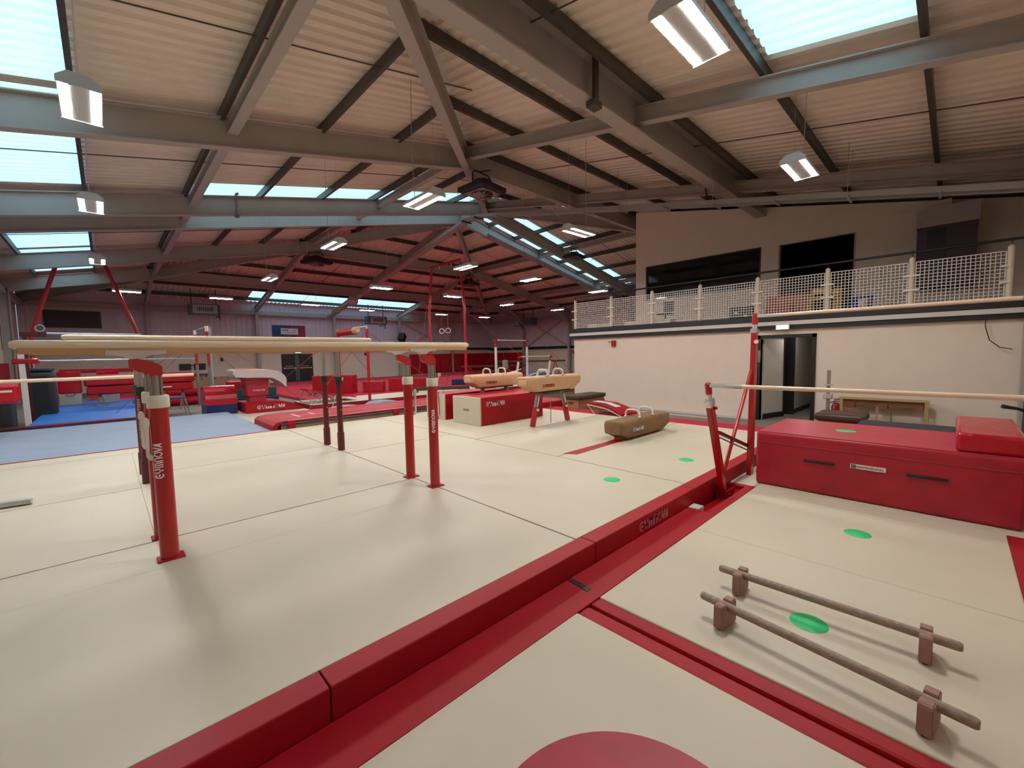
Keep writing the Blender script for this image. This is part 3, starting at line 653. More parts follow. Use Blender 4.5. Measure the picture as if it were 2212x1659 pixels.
# lower red strips (velcro covers)
mat_slab(-2.78, 4.2, 1.55, 1.832, 0, RL, 'long red floor strip at the foot of the padded platform edge', 'red_vinyl', 'floor_strip', 'strip')
mat_slab(4.2, 5.38, 1.55, 1.64, 0, RL, 'red strip beside the recess of the uneven bars', 'red_vinyl', 'floor_strip', 'strip')
mat_slab(5.3, 5.38, 1.64, 1.832, 0, RL-.005, 'short red strip closing the recess of the uneven bars', 'red_vinyl', 'floor_strip', 'strip')
mat_slab(4.2, 5.3, 1.64, 1.832, 0, .03, 'red lining in the bottom of the uneven bars recess', 'red_vinyl', 'floor_lining', 'lining')
mat_slab(5.38, 8.9, 1.55, 1.832, 0, RL, 'cream infill mat between the red crash block and the platform edge')
t = thing('landing_mat', 'cream floor mat under the grey wooden bars and two green discs', 'mat', (3.8, .6, 0))
for a, b in ((2.235, 3.73), (3.73, 5.16), (5.16, 5.38)): part('mat_panel', MB().rbox((a+.0006, -.36, 0), (b-.0006, 1.55, RL), .010, 3), 'cream_vinyl', t)
mat_slab(5.38, 8.9, -.95, 1.55, 0, RL, 'cream floor mat under the big red crash blocks')
mat_slab(2.1, 5.38, -.95, -.36, 0, RL, 'red floor strip at the right picture edge', 'red_vinyl', 'floor_strip', 'strip')
mat_slab(2.13, 2.235, -.36, 1.55, 0, RL, 'red strip right of the narrow groove between the two cream mats', 'red_vinyl', 'floor_strip', 'strip', r=.02)
mat_slab(2.0, 2.115, -.95, 1.55, 0, RL-.004, 'red strip left of the narrow groove between the two cream mats', 'red_vinyl', 'floor_strip', 'strip', r=.02)
mat_slab(-2.78, 2.0, -.95, 1.55, 0, RL, 'cream floor mat nearest the camera with the large red round pad')
simple('sticky_tape', 'short black tape patch on the red floor strip', 'tape', 'tape_black', MB().prism([(2.225, 1.64), (2.275, 1.64), (2.29, 1.82), (2.25, 1.82)], 'z', RL+.0005, RL+.004))
t = simple('round_pad', 'large dark red round pad at the bottom picture edge', 'pad', 'red_paint', MB())if 0 else None
bm_ = MB().loft([[(1.06+r*math.cos(2*math.pi*k/64), .60+r*math.sin(2*math.pi*k/64), z) for k in range(64)] for r, z in ((.50,RL),(.505,RL+.006),(.50,RL+.013),(.3,RL+.018),(.02,RL+.02))])
tag(bm_.obj('round_pad', 'red_worn'), 'large red round pad at the bottom picture edge', 'pad')
def disc(x, y, z, label):
    tag(MB().loft([[(x+r*math.cos(2*math.pi*k/40), y+r*math.sin(2*math.pi*k/40), zz) for k in range(40)] for r, zz in ((.092,z),(.095,z+.001),(.092,z+.003),(.01,z+.0032))]).obj('marker_disc', 'green_disc'), label, 'disc', 'green marker discs')
disc(2.865, .53, RL, 'green disc lying between the two grey wooden bars')
disc(4.57, .52, RL, 'green disc on the cream mat in front of the red crash block')
disc(4.06, 2.64, PL, 'green disc on the cream platform nearest the seam')
disc(5.47, 2.41, PL, 'green disc on the platform between mushroom trainer and uneven bars')
disc(6.13, .84, .803, 'green disc lying on top of the red crash block')
# right hand border of the platform and slab edge
mat_slab(8.2, 9.5, 1.98, 9.6, 0, .2, 'wide red carpet border between the cream platform and the cream wall', 'red_carpet', 'floor_strip', 'strip', r=.03)
simple('red_tape', 'red tape stripe on the cream mat before the mushroom trainer', 'tape', 'red_vinyl', MB().prism([(4.75,3.66),(5.98,3.68),(5.98,3.83),(4.66,3.84)], 'z', PL+.0005, PL+.003))
simple('edging_strip', 'ragged white edging strip along the foot of the cream wall', 'edging', 'white_trim', MB().box((GX-.12, 3.42, 0), (GX-.001, 8.9, .05)).box((GX-.55, 4.2, 0), (GX-.5, 8.6, .03)))
simple('black_hose', 'coiled black cable end on the floor by the doorway', 'cable', 'black_plastic', MB().tube([(GX-.4+.12*math.cos(a/3), 4.3+.09*math.sin(a/3), .02+.004*a) for a in range(16)], .014, 6))
# grey mat, maroon rail, blue mats
mat_slab(-2.78, 2.36, 9.4, 13.95, 0, .30, 'large grey blue carpet mat left of the red runway', 'grey_mat', 'carpet_mat', 'mat', r=.03)
tag(MB().box((-2.78, 9.36, PL-.02), (2.36, 9.40, PL+.004)).obj('piping', 'red_vinyl'), 'thin red piping between the cream platform and the grey mat', 'piping')
simple('balance_rail', 'dark maroon low rail lying across behind the grey mat', 'rail', 'maroon_paint', MB().rbox((-2.78, 14.0, .305), (.75, 14.2, .36), .01, 1).box((-2.5, 14.05, 0), (-2.4, 14.15, .22)).box((.5, 14.05, 0), (.6, 14.15, .22)))
t = thing('folding_mat', 'bright blue mat lying behind the maroon rail', 'mat', (-.3, 17, 0))
part('mat_panel', MB().rbox((-1.42, 14.5, .0), (.62, 17.6, .30), .04, 2), 'blue_vinyl', t); part('mat_panel', MB().rbox((-1.42, 17.62, .0), (.62, 20.9, .30), .04, 2), 'blue_vinyl', t)
mat_slab(-1.0, 2.15, 21.55, 23.05, 0, .25, 'blue mat lying behind the red and grey trestles', 'blue_wedge', 'gym_mat', 'mat', r=.03)
mat_slab(-1.75, -1.46, 20.0, 21.5, 0, .2, 'low red mat edge beside the bright blue mat', 'red_vinyl', 'gym_mat', 'mat', r=.03)
mat_slab(.7, 4.4, 15.6, 18.2, 0, .02, 'pale floor patch behind the grey mat', 'concrete', 'floor_patch', 'floor patch', r=.005) if 0 else None
# cream mat behind runway, red carpet sprung floor
t = thing('gym_mat', 'long cream topped mat strip with a red front behind the red runway', 'mat', (8, 14.4, 0))
part('mat_base', MB().rbox((4.5, 13.64, 0), (14.0, 15.4, .285), .01, 1), 'red_vinyl', t); part('mat_top', MB().rbox((4.5, 13.62, .286), (14.0, 15.4, .30), .005, 1), 'cream_vinyl', t)
mat_slab(5.6, 26.0, 17.3, 31.2, 0, .12, 'wide red carpet sprung floor in front of the far doors', 'red_carpet', 'sprung_floor', 'floor mat', r=.02)
mat_slab(-.6, 5.4, 23.6, 26.5, 0, .22, 'red mats in front of the far left wall', 'red_vinyl', 'gym_mat', 'mat', r=.03)
mat_slab(14.5, 21.0, 15.45, 17.1, 0, .3, 'cream mat beside the white uneven bars', 'cream_vinyl', 'gym_mat', 'mat', r=.03)
# tumbling runway
t = thing('tumble_track', 'long raised red tumbling runway with pale lines behind the cream platform', 'runway', (5, 11.2, 0))
ry0, ry1 = 9.44, 10.95
part('frame', MB().box((2.5, ry0+.03, .02), (13.6, ry1-.05, .385)), 'block_wood', t)
part('spring_bed', MB().box((2.44, ry0+.01, .386), (13.6, ry1-.02, .445)), 'black_plastic', t)
part('bed_edge', MB().box((2.5, ry0+.004, .408), (13.6, ry0+.01, .420)), 'steel_dull', t)
cv = MB(); prof = [(2.40, .2), (2.34, .3), (2.35, .40), (2.42, .455), (2.6, .478), (13.6, .478), (13.6, .446), (2.55, .446), (2.44, .40), (2.43, .2)]
cv.prism(prof, 'y', ry0, ry1); part('cover', cv, 'red_vinyl', t, bevel=.008)
ln = MB()
ln.box((2.62, ry0-.002, .470), (13.6, ry0+.02, .481)).box((2.62, ry1-.03, .477), (13.6, ry1-.01, .481))
for y in (ry0+.62, ry0+.95): ln.box((2.62 if y < 10.2 else 3.3, y-.010, .477), (13.6, y+.010, .481))
for i in range(3): ln.box((2.95+i*.36, ry0+.42+i*.13, .477), (3.02+i*.36, ry0+1.05-i*.08, .482))
part('line_marking', ln, 'logo_pink', t)
for x in (2.62, 5.0, 7.6): part('strap', MB().box((x, ry0-.012, .30), (x+.14, ry0+.02, .46)), 'red_vinyl', t)
simple('runway_mat', 'cream mat under the vault beside the start of the red runway', 'mat', 'cream_vinyl', MB().rbox((2.4, 11.0, 0), (4.45, 14.55, .168), .02, 2))
# ================================================================ APPARATUS
def parallel_bars(x0, x1, ya, yb, rx0, rx1, ztop, style, label, logo):
    t = thing('parallel_bars', label, 'parallel bars', ((x0+x1)/2, (ya+yb)/2, PL))
    new = style == 'red'; body = 'red_paint' if new else 'maroon_paint'
    for y in (ya, yb):
        r = MB(); n = 16; zc = ztop-.027; rings = []
        for u, k in ((rx0, .55), (rx0+.02, .88), (rx0+.05, 1), (rx1-.05, 1), (rx1-.02, .88), (rx1, .55)):
            rings.append([(u, y+.03+.024*k*math.cos(2*math.pi*i/n), zc+.030*k*math.sin(2*math.pi*i/n)) for i in range(n)])
        r.loft(rings); rail = part('rail', r, 'rail_wood', t)
        part('rail_underside', MB().rbox((rx0+.03, y+.03-.018, ztop-.085), (rx1-.03, y+.03+.018, ztop-.045), .006, 1), 'rail_side', rail)
        for x in (x0, x1):
            col = MB()
            if new:
                ring = lambda z, k=1.: [(x+.056*k*math.cos(2*math.pi*i/20), y+.046*k*math.sin(2*math.pi*i/20), z) for i in range(20)]
                col.loft([ring(.20), ring(1.43)])
            else:
                ring = lambda z, k=1.: [(x+.042*k*math.cos(2*math.pi*i/20), y+.042*k*math.sin(2*math.pi*i/20), z) for i in range(20)]
                col.loft([ring(.2, 1.25), ring(.60, 1.25), ring(.605, 1.0), ring(1.38, 1.0)])
            up = part('upright', col, body, t)
            if new:
                part('upright_collar', MB().loft([ring(1.43, 1.1), ring(1.435, 1.18), ring(1.51, 1.18), ring(1.52, 1.08)]), 'white_plastic', up)
                part('inner_tube', MB().tube([(x-.008, y, 1.5), (x-.008, y, 1.72)], .034, 14).tube([(x+.024, y-.022, 1.5), (x+.024, y-.022, 1.72)], .008, 8).tube([(x-.036, y-.022, 1.5), (x-.036, y-.022, 1.72)], .008, 8), 'steel_dull', up)
                part('swivel_head', MB().prism([(x+.035, 1.66), (x+.038, 1.725), (x+.005, 1.75), (x-.095, 1.783), (x-.125, 1.778), (x-.125, 1.715), (x-.09, 1.69), (x-.04, 1.68), (x-.035, 1.655)], 'y', y-.035, y+.04), 'red_paint', up, bevel=.004)
                hx = x-.09
                lever = MB().prism([(-.02,0),(-.036,.03),(-.034,.06),(-.01,.08),(.02,.072),(.03,.04),(.02,0),(.012,-.18),(.045,-.2),(.043,-.225),(.0,-.228),(-.02,-.2)], 'y', -.012, .012)
                lx = x-.075 if x < 1.5 else x+.078
                lever.xf(Matrix.Scale(.62 if x < 1.5 else -.62, 4, (1,0,0)))
                lever.xf(Matrix.Translation((lx, y-.02, 1.29)) @ Matrix.Rotation(0.0, 4, 'Z'))
                part('clamp_lever', lever, 'white_plastic', up, bevel=.003)
                part('foot_plate', MB().rbox((x-.075, y-.06, PL-.01), (x+.085, y+.06, PL+.012), .004, 1), 'red_vinyl', up)
                if y == ya: gymlogo('wordmark', 'logo_white', up, (x-.002 if x < 1.5 else x-.012, y-.048, .93), (0,0,1), (-1,-.25,0), .25, .05, .17, .004)
            else:
                part('upright_cap', MB().cyl((x, y), .052, 1.36, 1.46, 18).cyl((x, y-.03), .03, 1.38, 1.44, 12), 'black_plastic', up)
                part('inner_tube', MB().tube([(x, y, 1.46), (x, y, ztop-.16)], .031, 14), 'steel_dull', up)
                part('height_pin', MB().tube([(x, y-.045, .95), (x, y-.07, .95)], .008, 8), 'steel_bright', up)
                hx = x-.03
                part('swivel_head', MB().prism([(x-.05, ztop-.17), (x+.04, ztop-.17), (x+.03, ztop-.12), (x-.05, ztop-.1)], 'y', y-.02, y+.035), 'steel_dull', up)
            zz = ztop-.066
            cp = MB().prism([(hx-.16, zz), (hx-.16, zz-.022), (hx-.07, zz-.032), (hx-.03, zz-.055), (hx-.022, zz-.10), (hx+.022, zz-.10), (hx+.03, zz-.055), (hx+.07, zz-.032), (hx+.16, zz-.022), (hx+.16, zz)], 'y', y+.004, y+.056)
            part('rail_clamp', cp, 'steel_bright', up)
    return t
parallel_bars(.25, 2.55, 3.93, 4.45, -.42, 3.08, 1.905, 'red', 'wooden parallel bars on four bright red uprights in the left foreground', True)
pbx = parallel_bars(.27, 2.565, 6.56, 7.14, -.33, 3.14, 2.06, 'maroon', 'wooden parallel bars on four slim dark maroon uprights, behind the red ones', False)
text('lettering', 'JANSSEN-FRITSEN', 'label_white', pbx, (.26, 6.516, .86), (0,0,1), (-1,0,0), .03, .46)
# ---- uneven bars in the recess
t = thing('uneven_bars', 'red uneven bars with two pale bars standing at the right by the crash block', 'uneven bars', (5.3, 1.0, 0))
def ub_side(y, sg):
    f = part('floor_base', MB().rbox((4.3, y-.045, .035), (5.95, y+.045, .115), .006, 1).box((4.3, y+.05*sg-.02, .035), (5.95, y+.05*sg+.02, .07)), 'red_paint', t)
    part('end_plate', MB().rbox((4.20, y-.02, .12), (4.33, y+.085, .178), .003, 1), 'white_plastic', f)
    lo = MB().bar((4.95, y, .10), (4.575, y+.03*sg, 1.19), .055, .10, (1,0,0)); lu = part('low_upright', lo, 'red_paint', t, bevel=.006)
    part('clamp_collar', MB().bar((4.585, y+.03*sg, 1.17), (4.555, y+.03*sg, 1.25), .075, .11, (1,0,0)), 'chrome', lu, bevel=.01)
    part('inner_tube', MB().tube([(4.56, y+.03*sg, 1.24), (4.54, y+.03*sg, 1.33)], .028, 14), 'chrome', lu)
    part('bar_head', MB().tube([(4.545, y+.03*sg, 1.31), (4.52, y+.03*sg, 1.41)], [.033, .034], 14).tube([(4.52, y+.03*sg, 1.41), (4.52, y+.03*sg, 1.43)], [.034, .02], 14), 'red_paint', lu)
    part('lock_knob', MB().tube([(4.62, y, 1.15), (4.66, y, 1.15)], .02, 10), 'red_paint', lu)
    part('hinge_plate', MB().box((4.85, y-.05, .08), (5.1, y-.04, .2)).box((4.85, y+.04, .08), (5.1, y+.05, .2)).tube([(4.95,y-.06,.15),(4.95,y+.06,.15)], .015, 8).tube([(5.07,y-.06,.12),(5.07,y+.06,.12)], .012, 8), 'red_paint', f)
    hi = MB().bar((5.86, y+.02*sg, .1), (6.0, y+.04*sg, 1.98), .055, .11, (1,0,0)); hu = part('high_upright', hi, 'red_paint', t, bevel=.006)
    part('clamp_collar', MB().bar((5.995, y+.04*sg, 1.96), (6.0, y+.04*sg, 2.03), .08, .11, (1,0,0)), 'chrome', hu, bevel=.01)
    part('inner_tube', MB().tube([(6.0, y+.04*sg, 2.02), (6.005, y+.04*sg, 2.10)], .028, 14), 'chrome', hu)
    part('bar_head', MB().tube([(6.004, y+.04*sg, 2.08), (6.01, y+.04*sg, 2.20)], .035, 14).tube([(6.01, y+.04*sg, 2.20), (6.01, y+.04*sg, 2.22)], [.035, .02], 14), 'red_paint', hu)
    part('lock_knob', MB().tube([(5.95, y, 1.86), (5.90, y-.01, 1.86)], .035, 14), 'red_paint', hu)
    part('lock_dial', MB().tube([(5.9, y-.01, 1.86), (5.89, y-.012, 1.86)], .026, 14), 'white_plastic', hu)
    part('clamp_lever', MB().prism([(5.935, 1.75), (5.97, 1.75), (5.96, 1.6), (5.94, 1.6)], 'y', y-.045, y-.02), 'steel_dull', hu)
    part('diagonal_brace', MB().tube([(5.02, y+.04*sg, .36), (5.93, y+.05*sg, 1.50)], .022, 12), 'red_paint', t)
    part('spreader', MB().bar((4.83, y+.04*sg, .86), (5.92, y+.06*sg, .52), .04, .035).bar((4.86, y+.04*sg, .80), (5.9, y+.06*sg, .47), .012, .012), 'maroon_paint', t)
ub_side(1.74, 1); ub_side(-.66, -1)
for nm, x, z, ya, yb in (('low_bar', 4.52, 1.40, 1.745, -.68), ('high_bar', 6.01, 2.185, 1.75, -.70)):
    br = part(nm, MB().tube([(x, ya-.12, z), (x, yb+.12, z)], .02, 16), 'fibre_bar', t)
    part('bar_sleeve', MB().tube([(x, ya+.03, z), (x, ya-.30, z)], .0225, 16), 'chrome', br)
    part('bar_sleeve', MB().tube([(x, yb-.03, z), (x, yb+.30, z)], .0225, 16), 'chrome', br)
# ---- crash blocks
t = thing('crash_block', 'big dark red crash block with black strap handles and a white name label', 'block', (6.1, .57, RL))
bm_ = bmesh.new(); bmesh.ops.create_cube(bm_, size=1)
bl = MB().rbox((5.53, -.47, RL+.002), (6.78, 1.60, .80), .035, 3); blo = part('cover', bl, 'red_worn', t)
part('flap_seam', MB().box((5.524, -.44, .676), (5.531, 1.57, .684)), 'red_top', t)
part('top_sheet', MB().rbox((5.55, -.45, .796), (6.76, 1.58, .803), .002, 1), 'red_top', t)
for a, b in ((1.12, .84), (.28, .0)): part('strap_handle', MB().rbox((5.512, b, .515), (5.53, a, .54), .003, 1), 'tape_black', t)
lb = part('name_label', MB().box((5.519, .43, .517), (5.529, .71, .562)), 'label_white', t)
part('label_mark', MB().box((5.517, .665, .521), (5.519, .703, .558)), 'tape_black', lb)
text('lettering', 'C', 'label_white', lb, (5.5165, .698, .527), (0,-1,0), (0,0,1), .025, .028)
text('lettering', 'ONTINENTAL', 'tape_black', lb, (5.5185, .662, .529), (0,-1,0), (0,0,1), .020, .218)
t = thing('crash_block', 'smaller glossy red block lying on the big crash block at the right edge', 'block', (6.2, -.25, .8))
part('cover', MB().rbox((5.56, -.46, .804), (6.95, -.035, .975), .03, 3), 'red_vinyl_gloss', t)
part('piping', MB().tube([(5.58,-.06,.965),(6.93,-.06,.965)], .006, 6).tube([(5.575,-.44,.962),(5.575,-.06,.962)], .006, 6), 'red_paint', t)
# ---- low grey wooden bars (parallettes)
def low_bar(p, q, blocks, label):
    t = thing('low_parallel_bar', label, 'bar', (p[0], p[1], RL), 'grey wooden low bars')
    P = Vector(p); Q = Vector(q); d = (Q-P).normalized(); n = Vector((d.y, -d.x, 0))
    pts = [P, P+d*.004, P+d*.014, Q-d*.014, Q-d*.004, Q]
    part('bar', MB().tube(pts, [.016, .0205, .0235, .0235, .0205, .016], 18), 'bar_wood_grey', t)
    for k in blocks:
        c = P + (Q-P)*k; M = Matrix.Translation((c.x, c.y, RL)) @ Matrix.Rotation(math.atan2(d.y, d.x), 4, 'Z')
        zt = c.z-RL
        b = MB().prism([(-.085, .012), (-.075, 0.004), (.075, .004), (.085, .012), (.082, zt+.018), (.07, zt+.028), (.022, zt+.026), (.022, zt-.004), (.012, zt-.016), (-.012, zt-.016), (-.022, zt-.004), (-.022, zt+.026), (-.07, zt+.028), (-.082, zt+.018)], 'x', -.025, .025).xf(M)
        part('wooden_block', b, 'block_wood', t, bevel=.004)
        for sy in (-.06, .06): part('rubber_foot', MB().cyl((0, sy), .016, 0.0, .008, 12).xf(M), 'black_plastic', t)
low_bar((2.937, 1.055, .285), (2.955, -.085, .285), (.115, .885), 'grey wooden low bar on two brown blocks, the one farther from the camera')
low_bar((2.528, 1.01, .285), (2.378, -.125, .285), (.125, .875), 'grey wooden low bar on two brown blocks, the one nearer the camera')
# ---- pommel horses
def horse_body(c, L, z0, z1, w=.35, endrise=.11):
    cx, cy = c; rings = []; n = 24
    prof = [(-.5, .80, 0), (-.495, .92, 0), (-.48, 1, 0), (-.47, 1, 0), (-.36, 1, 1), (-.2, 1, 1), (0, 1, 1), (.2, 1, 1), (.36, 1, 1), (.47, 1, 0), (.48, 1, 0), (.495, .92, 0), (.5, .80, 0)]
    for u, k, low in prof:
        zb_ = z0 if low else z0+endrise
        zt = z1; hw = w/2*k; r = []; bw = hw*.92
        zc = (zb_+zt)/2; dz = (zt-zb_)/2*k
        pts = [(-hw, zt-.07), (-hw*.96, zt-.035), (-hw*.85, zt-.012), (-hw*.6, zt-.002), (0, zt), (hw*.6, zt-.002), (hw*.85, zt-.012), (hw*.96, zt-.035), (hw, zt-.07),
               (bw*1.02, zb_+.03), (bw*.98, zb_+.012), (bw*.85, zb_), (0, zb_), (-bw*.85, zb_), (-bw*.98, zb_+.012), (-bw*1.02, zb_+.03)]
        for y, z in pts: r.append((cx+u*L, cy+y, zc+(z-zc)*(1 if abs(u) < .485 else k)))
        rings.append(r)
    return MB().loft(rings)
def pommel(x, cy, z, m, t, parent):
    g = MB(); pts = [(x, cy-.13, z-.01), (x, cy-.13, z+.05), (x, cy-.115, z+.095), (x, cy-.08, z+.118), (x, cy, z+.124), (x, cy+.08, z+.118), (x, cy+.115, z+.095), (x, cy+.13, z+.05), (x, cy+.13, z-.01)]
    h = part('pommel_handle', g.tube(pts, .017, 12), m, parent)
    part('handle_base', MB().rbox((x-.03, cy-.155, z-.008), (x+.03, cy-.1, z+.012), .006, 1).rbox((x-.03, cy+.1, z-.008), (x+.03, cy+.155, z+.012), .006, 1), 'steel_bright', h)
def pommel_horse(cx, cy, m, label, zt=1.315):
    t = thing('pommel_horse', label, 'pommel horse', (cx, cy, PL))
    b = part('body', horse_body((cx, cy), 1.62, zt-.30, zt), m, t)
    part('underside', MB().box((cx-.5, cy-.12, zt-.33), (cx+.5, cy+.12, zt-.301)), 'black_plastic', t)
    part('end_seam', MB().tube([(cx-.812, cy+y, z) for y, z in ((-.13, zt-.17), (-.135, zt-.07), (-.1, zt-.04), (.1, zt-.04), (.135, zt-.07), (.13, zt-.17))], .004, 6), 'block_wood', b)
    for sx in (-.24, .24): pommel(cx+sx, cy, zt, 'cream_paint', t, b)
    gymlogo('wordmark', 'logo_red', b, (cx-.42, cy-.1805, zt-.22), (1,0,0), (0,0,1), .34, .062, .17, .003)
    for sg in (-1, 1):
        top = Vector((cx+sg*.36, cy, zt-.31)); bot = Vector((cx+sg*.55, cy, PL)); mid = top.lerp(bot, .45)
        lg = part('leg', MB().bar(mid, bot, .07, .10, (sg,0,.0)), 'red_paint', t, bevel=.006)
        part('leg_extension', MB().bar(top, mid+(bot-top)*.02, .05, .075, (sg,0,0)), 'steel_dull', lg)
        part('height_scale', MB().bar(top.lerp(bot,.12)+Vector((-.0, -.037, 0)), top.lerp(bot,.42)+Vector((0, -.037, 0)), .004, .05, (sg,0,0)), 'heater_white', lg)
        part('lock_knob', MB().tube([(mid.x, mid.y-.035, mid.z-.05), (mid.x, mid.y-.07, mid.z-.05)], .022, 12), 'white_plastic', lg)
    ch = MB(); z = zt-.33; k = 0
    while z > PL+.03:
        a = (math.pi/2)*(k % 2); r = .012
        ch.tube([(cx+r*math.cos(q)*math.cos(a), cy+r*math.cos(q)*math.sin(a), z-.02+.02*math.sin(q)) for q in [i*math.pi/4 for i in range(8)]], .0035, 5, closed=True); z -= .034; k += 1
    part('tension_chain', ch, 'steel_dull', t)
pommel_horse(6.53, 5.70, 'tan_leather', 'tan pommel horse on red legs standing clear on the cream mats')
pommel_horse(6.70, 7.62, 'pale_leather', 'pinkish pommel horse standing between the cream ended red blocks', 1.30)
t = thing('mushroom_trainer', 'brown suede floor horse with two white handles lying on the cream mat', 'floor horse', (6.6, 3.74, PL))
bd = part('body', horse_body((6.62, 3.76), 1.62, PL+.04, .655, .36, .07), 'brown_suede', t)
part('end_cap', MB().prism([(3.62, .45), (3.625, .57), (3.66, .61), (3.86, .61), (3.895, .57), (3.90, .45), (3.76, .44)], 'x', 5.803, 5.812), 'brown_suede', bd)
for x in (6.42, 6.86): pommel(x, 3.76, .655, 'white_plastic', t, bd)
gymlogo('wordmark', 'logo_white', bd, (6.12, 3.5745, .46), (1,0,0), (0,0,1), .34, .065, .17, .004)
part('base_beam', MB().box((5.95, 3.70, PL), (7.25, 3.82, PL+.06)), 'red_paint', t)
# ---- cream ended red blocks
for i, (y0, y1, x0, x1, lb) in enumerate(((6.52, 7.44, 5.33, 7.2, 'red block with a cream end and white wordmark in front of the pommel horse'), (7.80, 8.52, 5.36, 7.2, 'red block with a cream end behind the pommel horse'))):
    t = thing('soft_block', lb, 'block', ((x0+x1)/2, (y0+y1)/2, PL))
    part('cover', MB().rbox((x0+.03, y0, PL+.001), (x1, y1, .895), .012, 2), 'red_vinyl', t)
    e = part('end_panel', MB().rbox((x0, y0+.004, PL+.001), (x0+.04, y1-.004, .892), .006, 1), 'cream_vinyl', t)
    part('grip_slot', MB().rbox((x0-.004, (y0+y1)/2-.11, .60), (x0+.004, (y0+y1)/2+.09, .645), .002, 1), 'block_wood', e)
    part('base_seam', MB().box((x0+.03, y0-.003, PL+.10), (x1, y0+.002, PL+.105)), 'maroon_paint', t)
    if i == 0: gymlogo('wordmark', 'logo_white', t, (5.50, y0-.003, .70), (1,0,0), (0,0,1), .50, .10, .18, .003)
# ---- things along the cream wall
t = thing('vault_box', 'wooden trapezoid vault box with a dark padded top by the end of the cream wall', 'vault box', (9.9, 7.5, 0))
def frus(x0, x1, y0, y1, z0, z1, ins): return MB().loft([[(x0,y0,z0),(x1,y0,z0),(x1,y1,z0),(x0,y1,z0)], [(x0+ins,y0+ins,z1),(x1-ins,y0+ins,z1),(x1-ins,y1-ins,z1),(x0+ins,y1-ins,z1)]], smooth=False)
part('box_section', frus(9.3, 10.75, 7.1, 7.75, 0, .22, .05), 'box_wood', t); part('box_section', frus(9.35, 10.7, 7.15, 7.7, .225, .44, .05), 'box_wood', t)
part('hand_slot', MB().box((9.305, 7.35, .12), (9.34, 7.50, .145)).box((9.355, 7.35, .34), (9.39, 7.50, .365)), 'black_plastic', t)
part('padded_top', MB().rbox((9.36, 7.14, .445), (10.7, 7.71, .56), .04, 3), 'dark_suede', t)
t = thing('springboard', 'red springboard with a white stripe leaning up near the cream wall', 'springboard', (9.3, 5.9, .2))
pr_ = [(0, .05), (.35, .17), (.7, .24), (1.15, .25)]
def curved(w0, w1, off, th): 
    m = MB(); rings = []
    for u, z in pr_: rings.append([(u, w0, z+off), (u, w1, z+off), (u, w1, z+off+th), (u, w0, z+off+th)])
    return m.loft(rings, smooth=False)
M = Matrix.Translation((9.0, 5.35, .2)) @ Matrix.Rotation(math.radians(80), 4, 'Z')
part('top_board', curved(-.3, .3, 0, .035).xf(M), 'red_vinyl', t); part('base_frame', MB().tube([(0,-.29,.03),(.5,-.29,.17),(1.15,-.29,.22),(.9,-.29,.015)], .012, 8).tube([(0,.29,.03),(.5,.29,.17),(1.15,.29,.22),(.9,.29,.015)], .012, 8).tube([(.9,-.29,.015),(.9,.29,.015)], .012, 8).tube([(0,-.29,.02),(0,.29,.02)], .012, 8).xf(M), 'white_paint', t)
part('white_panel', MB().loft([[(u, -.1, z+.037), (u, .1, z+.037), (u, .1, z+.041), (u, -.1, z+.041)] for u, z in pr_[1:]], smooth=False).xf(M), 'label_white', t)
part('black_border', MB().loft([[(u, -.14, z+.0355), (u, .14, z+.0355), (u, .14, z+.038), (u, -.14, z+.038)] for u, z in pr_[1:]], smooth=False).xf(M), 'tape_black', t)
simple('low_pad', 'low red pad behind the vault box', 'pad', 'red_vinyl', MB().rbox((8.9, 8.1, .0), (10.1, 9.0, .36), .05, 2))
# bench, scale, extinguisher, trestles, covered mat
t = thing('padded_bench', 'low brown leather topped box by the open doorway', 'bench', (10.2, 1.5, 0))
part('bench_base', frus(9.95, 10.65, 1.12, 1.85, 0, .36, .04), 'box_wood', t); part('padded_top', MB().rbox((9.93, 1.10, .36), (10.67, 1.87, .50), .05, 3), 'dark_leather', t)
t = thing('height_stand', 'slim grey metal stand behind the brown padded bench', 'stand', (10.9, 1.8, 0))
part('pole', MB().rbox((10.87, 1.78, 0), (10.93, 1.84, 1.30), .005, 1), 'steel_dull', t); part('slider', MB().rbox((10.84, 1.74, .70), (10.96, 1.89, .80), .01, 1).box((10.84, 1.74, .98), (10.96, 1.88, 1.01)), 'steel_bright', t); part('base', MB().rbox((10.75, 1.62, 0), (11.05, 1.98, .04), .01, 1), 'steel_dull', t)
t = thing('fire_extinguisher', 'red fire extinguisher standing against the cream wall', 'fire extinguisher', (11.5, 1.78, 0))
part('cylinder', MB().loft([[(11.5+r*math.cos(2*math.pi*k/20), 1.76+r*math.sin(2*math.pi*k/20), z) for k in range(20)] for r, z in ((.085,.02),(.09,.04),(.09,.48),(.06,.55),(.03,.57))]), 'fire_red', t)
part('handle', MB().rbox((11.47, 1.64, .59), (11.5, 1.80, .61), .004, 1).rbox((11.47, 1.66, .63), (11.5, 1.80, .65), .004, 1), 'black_plastic', t); part('hose', MB().tube([(11.49,1.79,.58),(11.47,1.88,.56),(11.46,1.91,.42),(11.47,1.87,.28)], .012, 8), 'black_plastic', t)
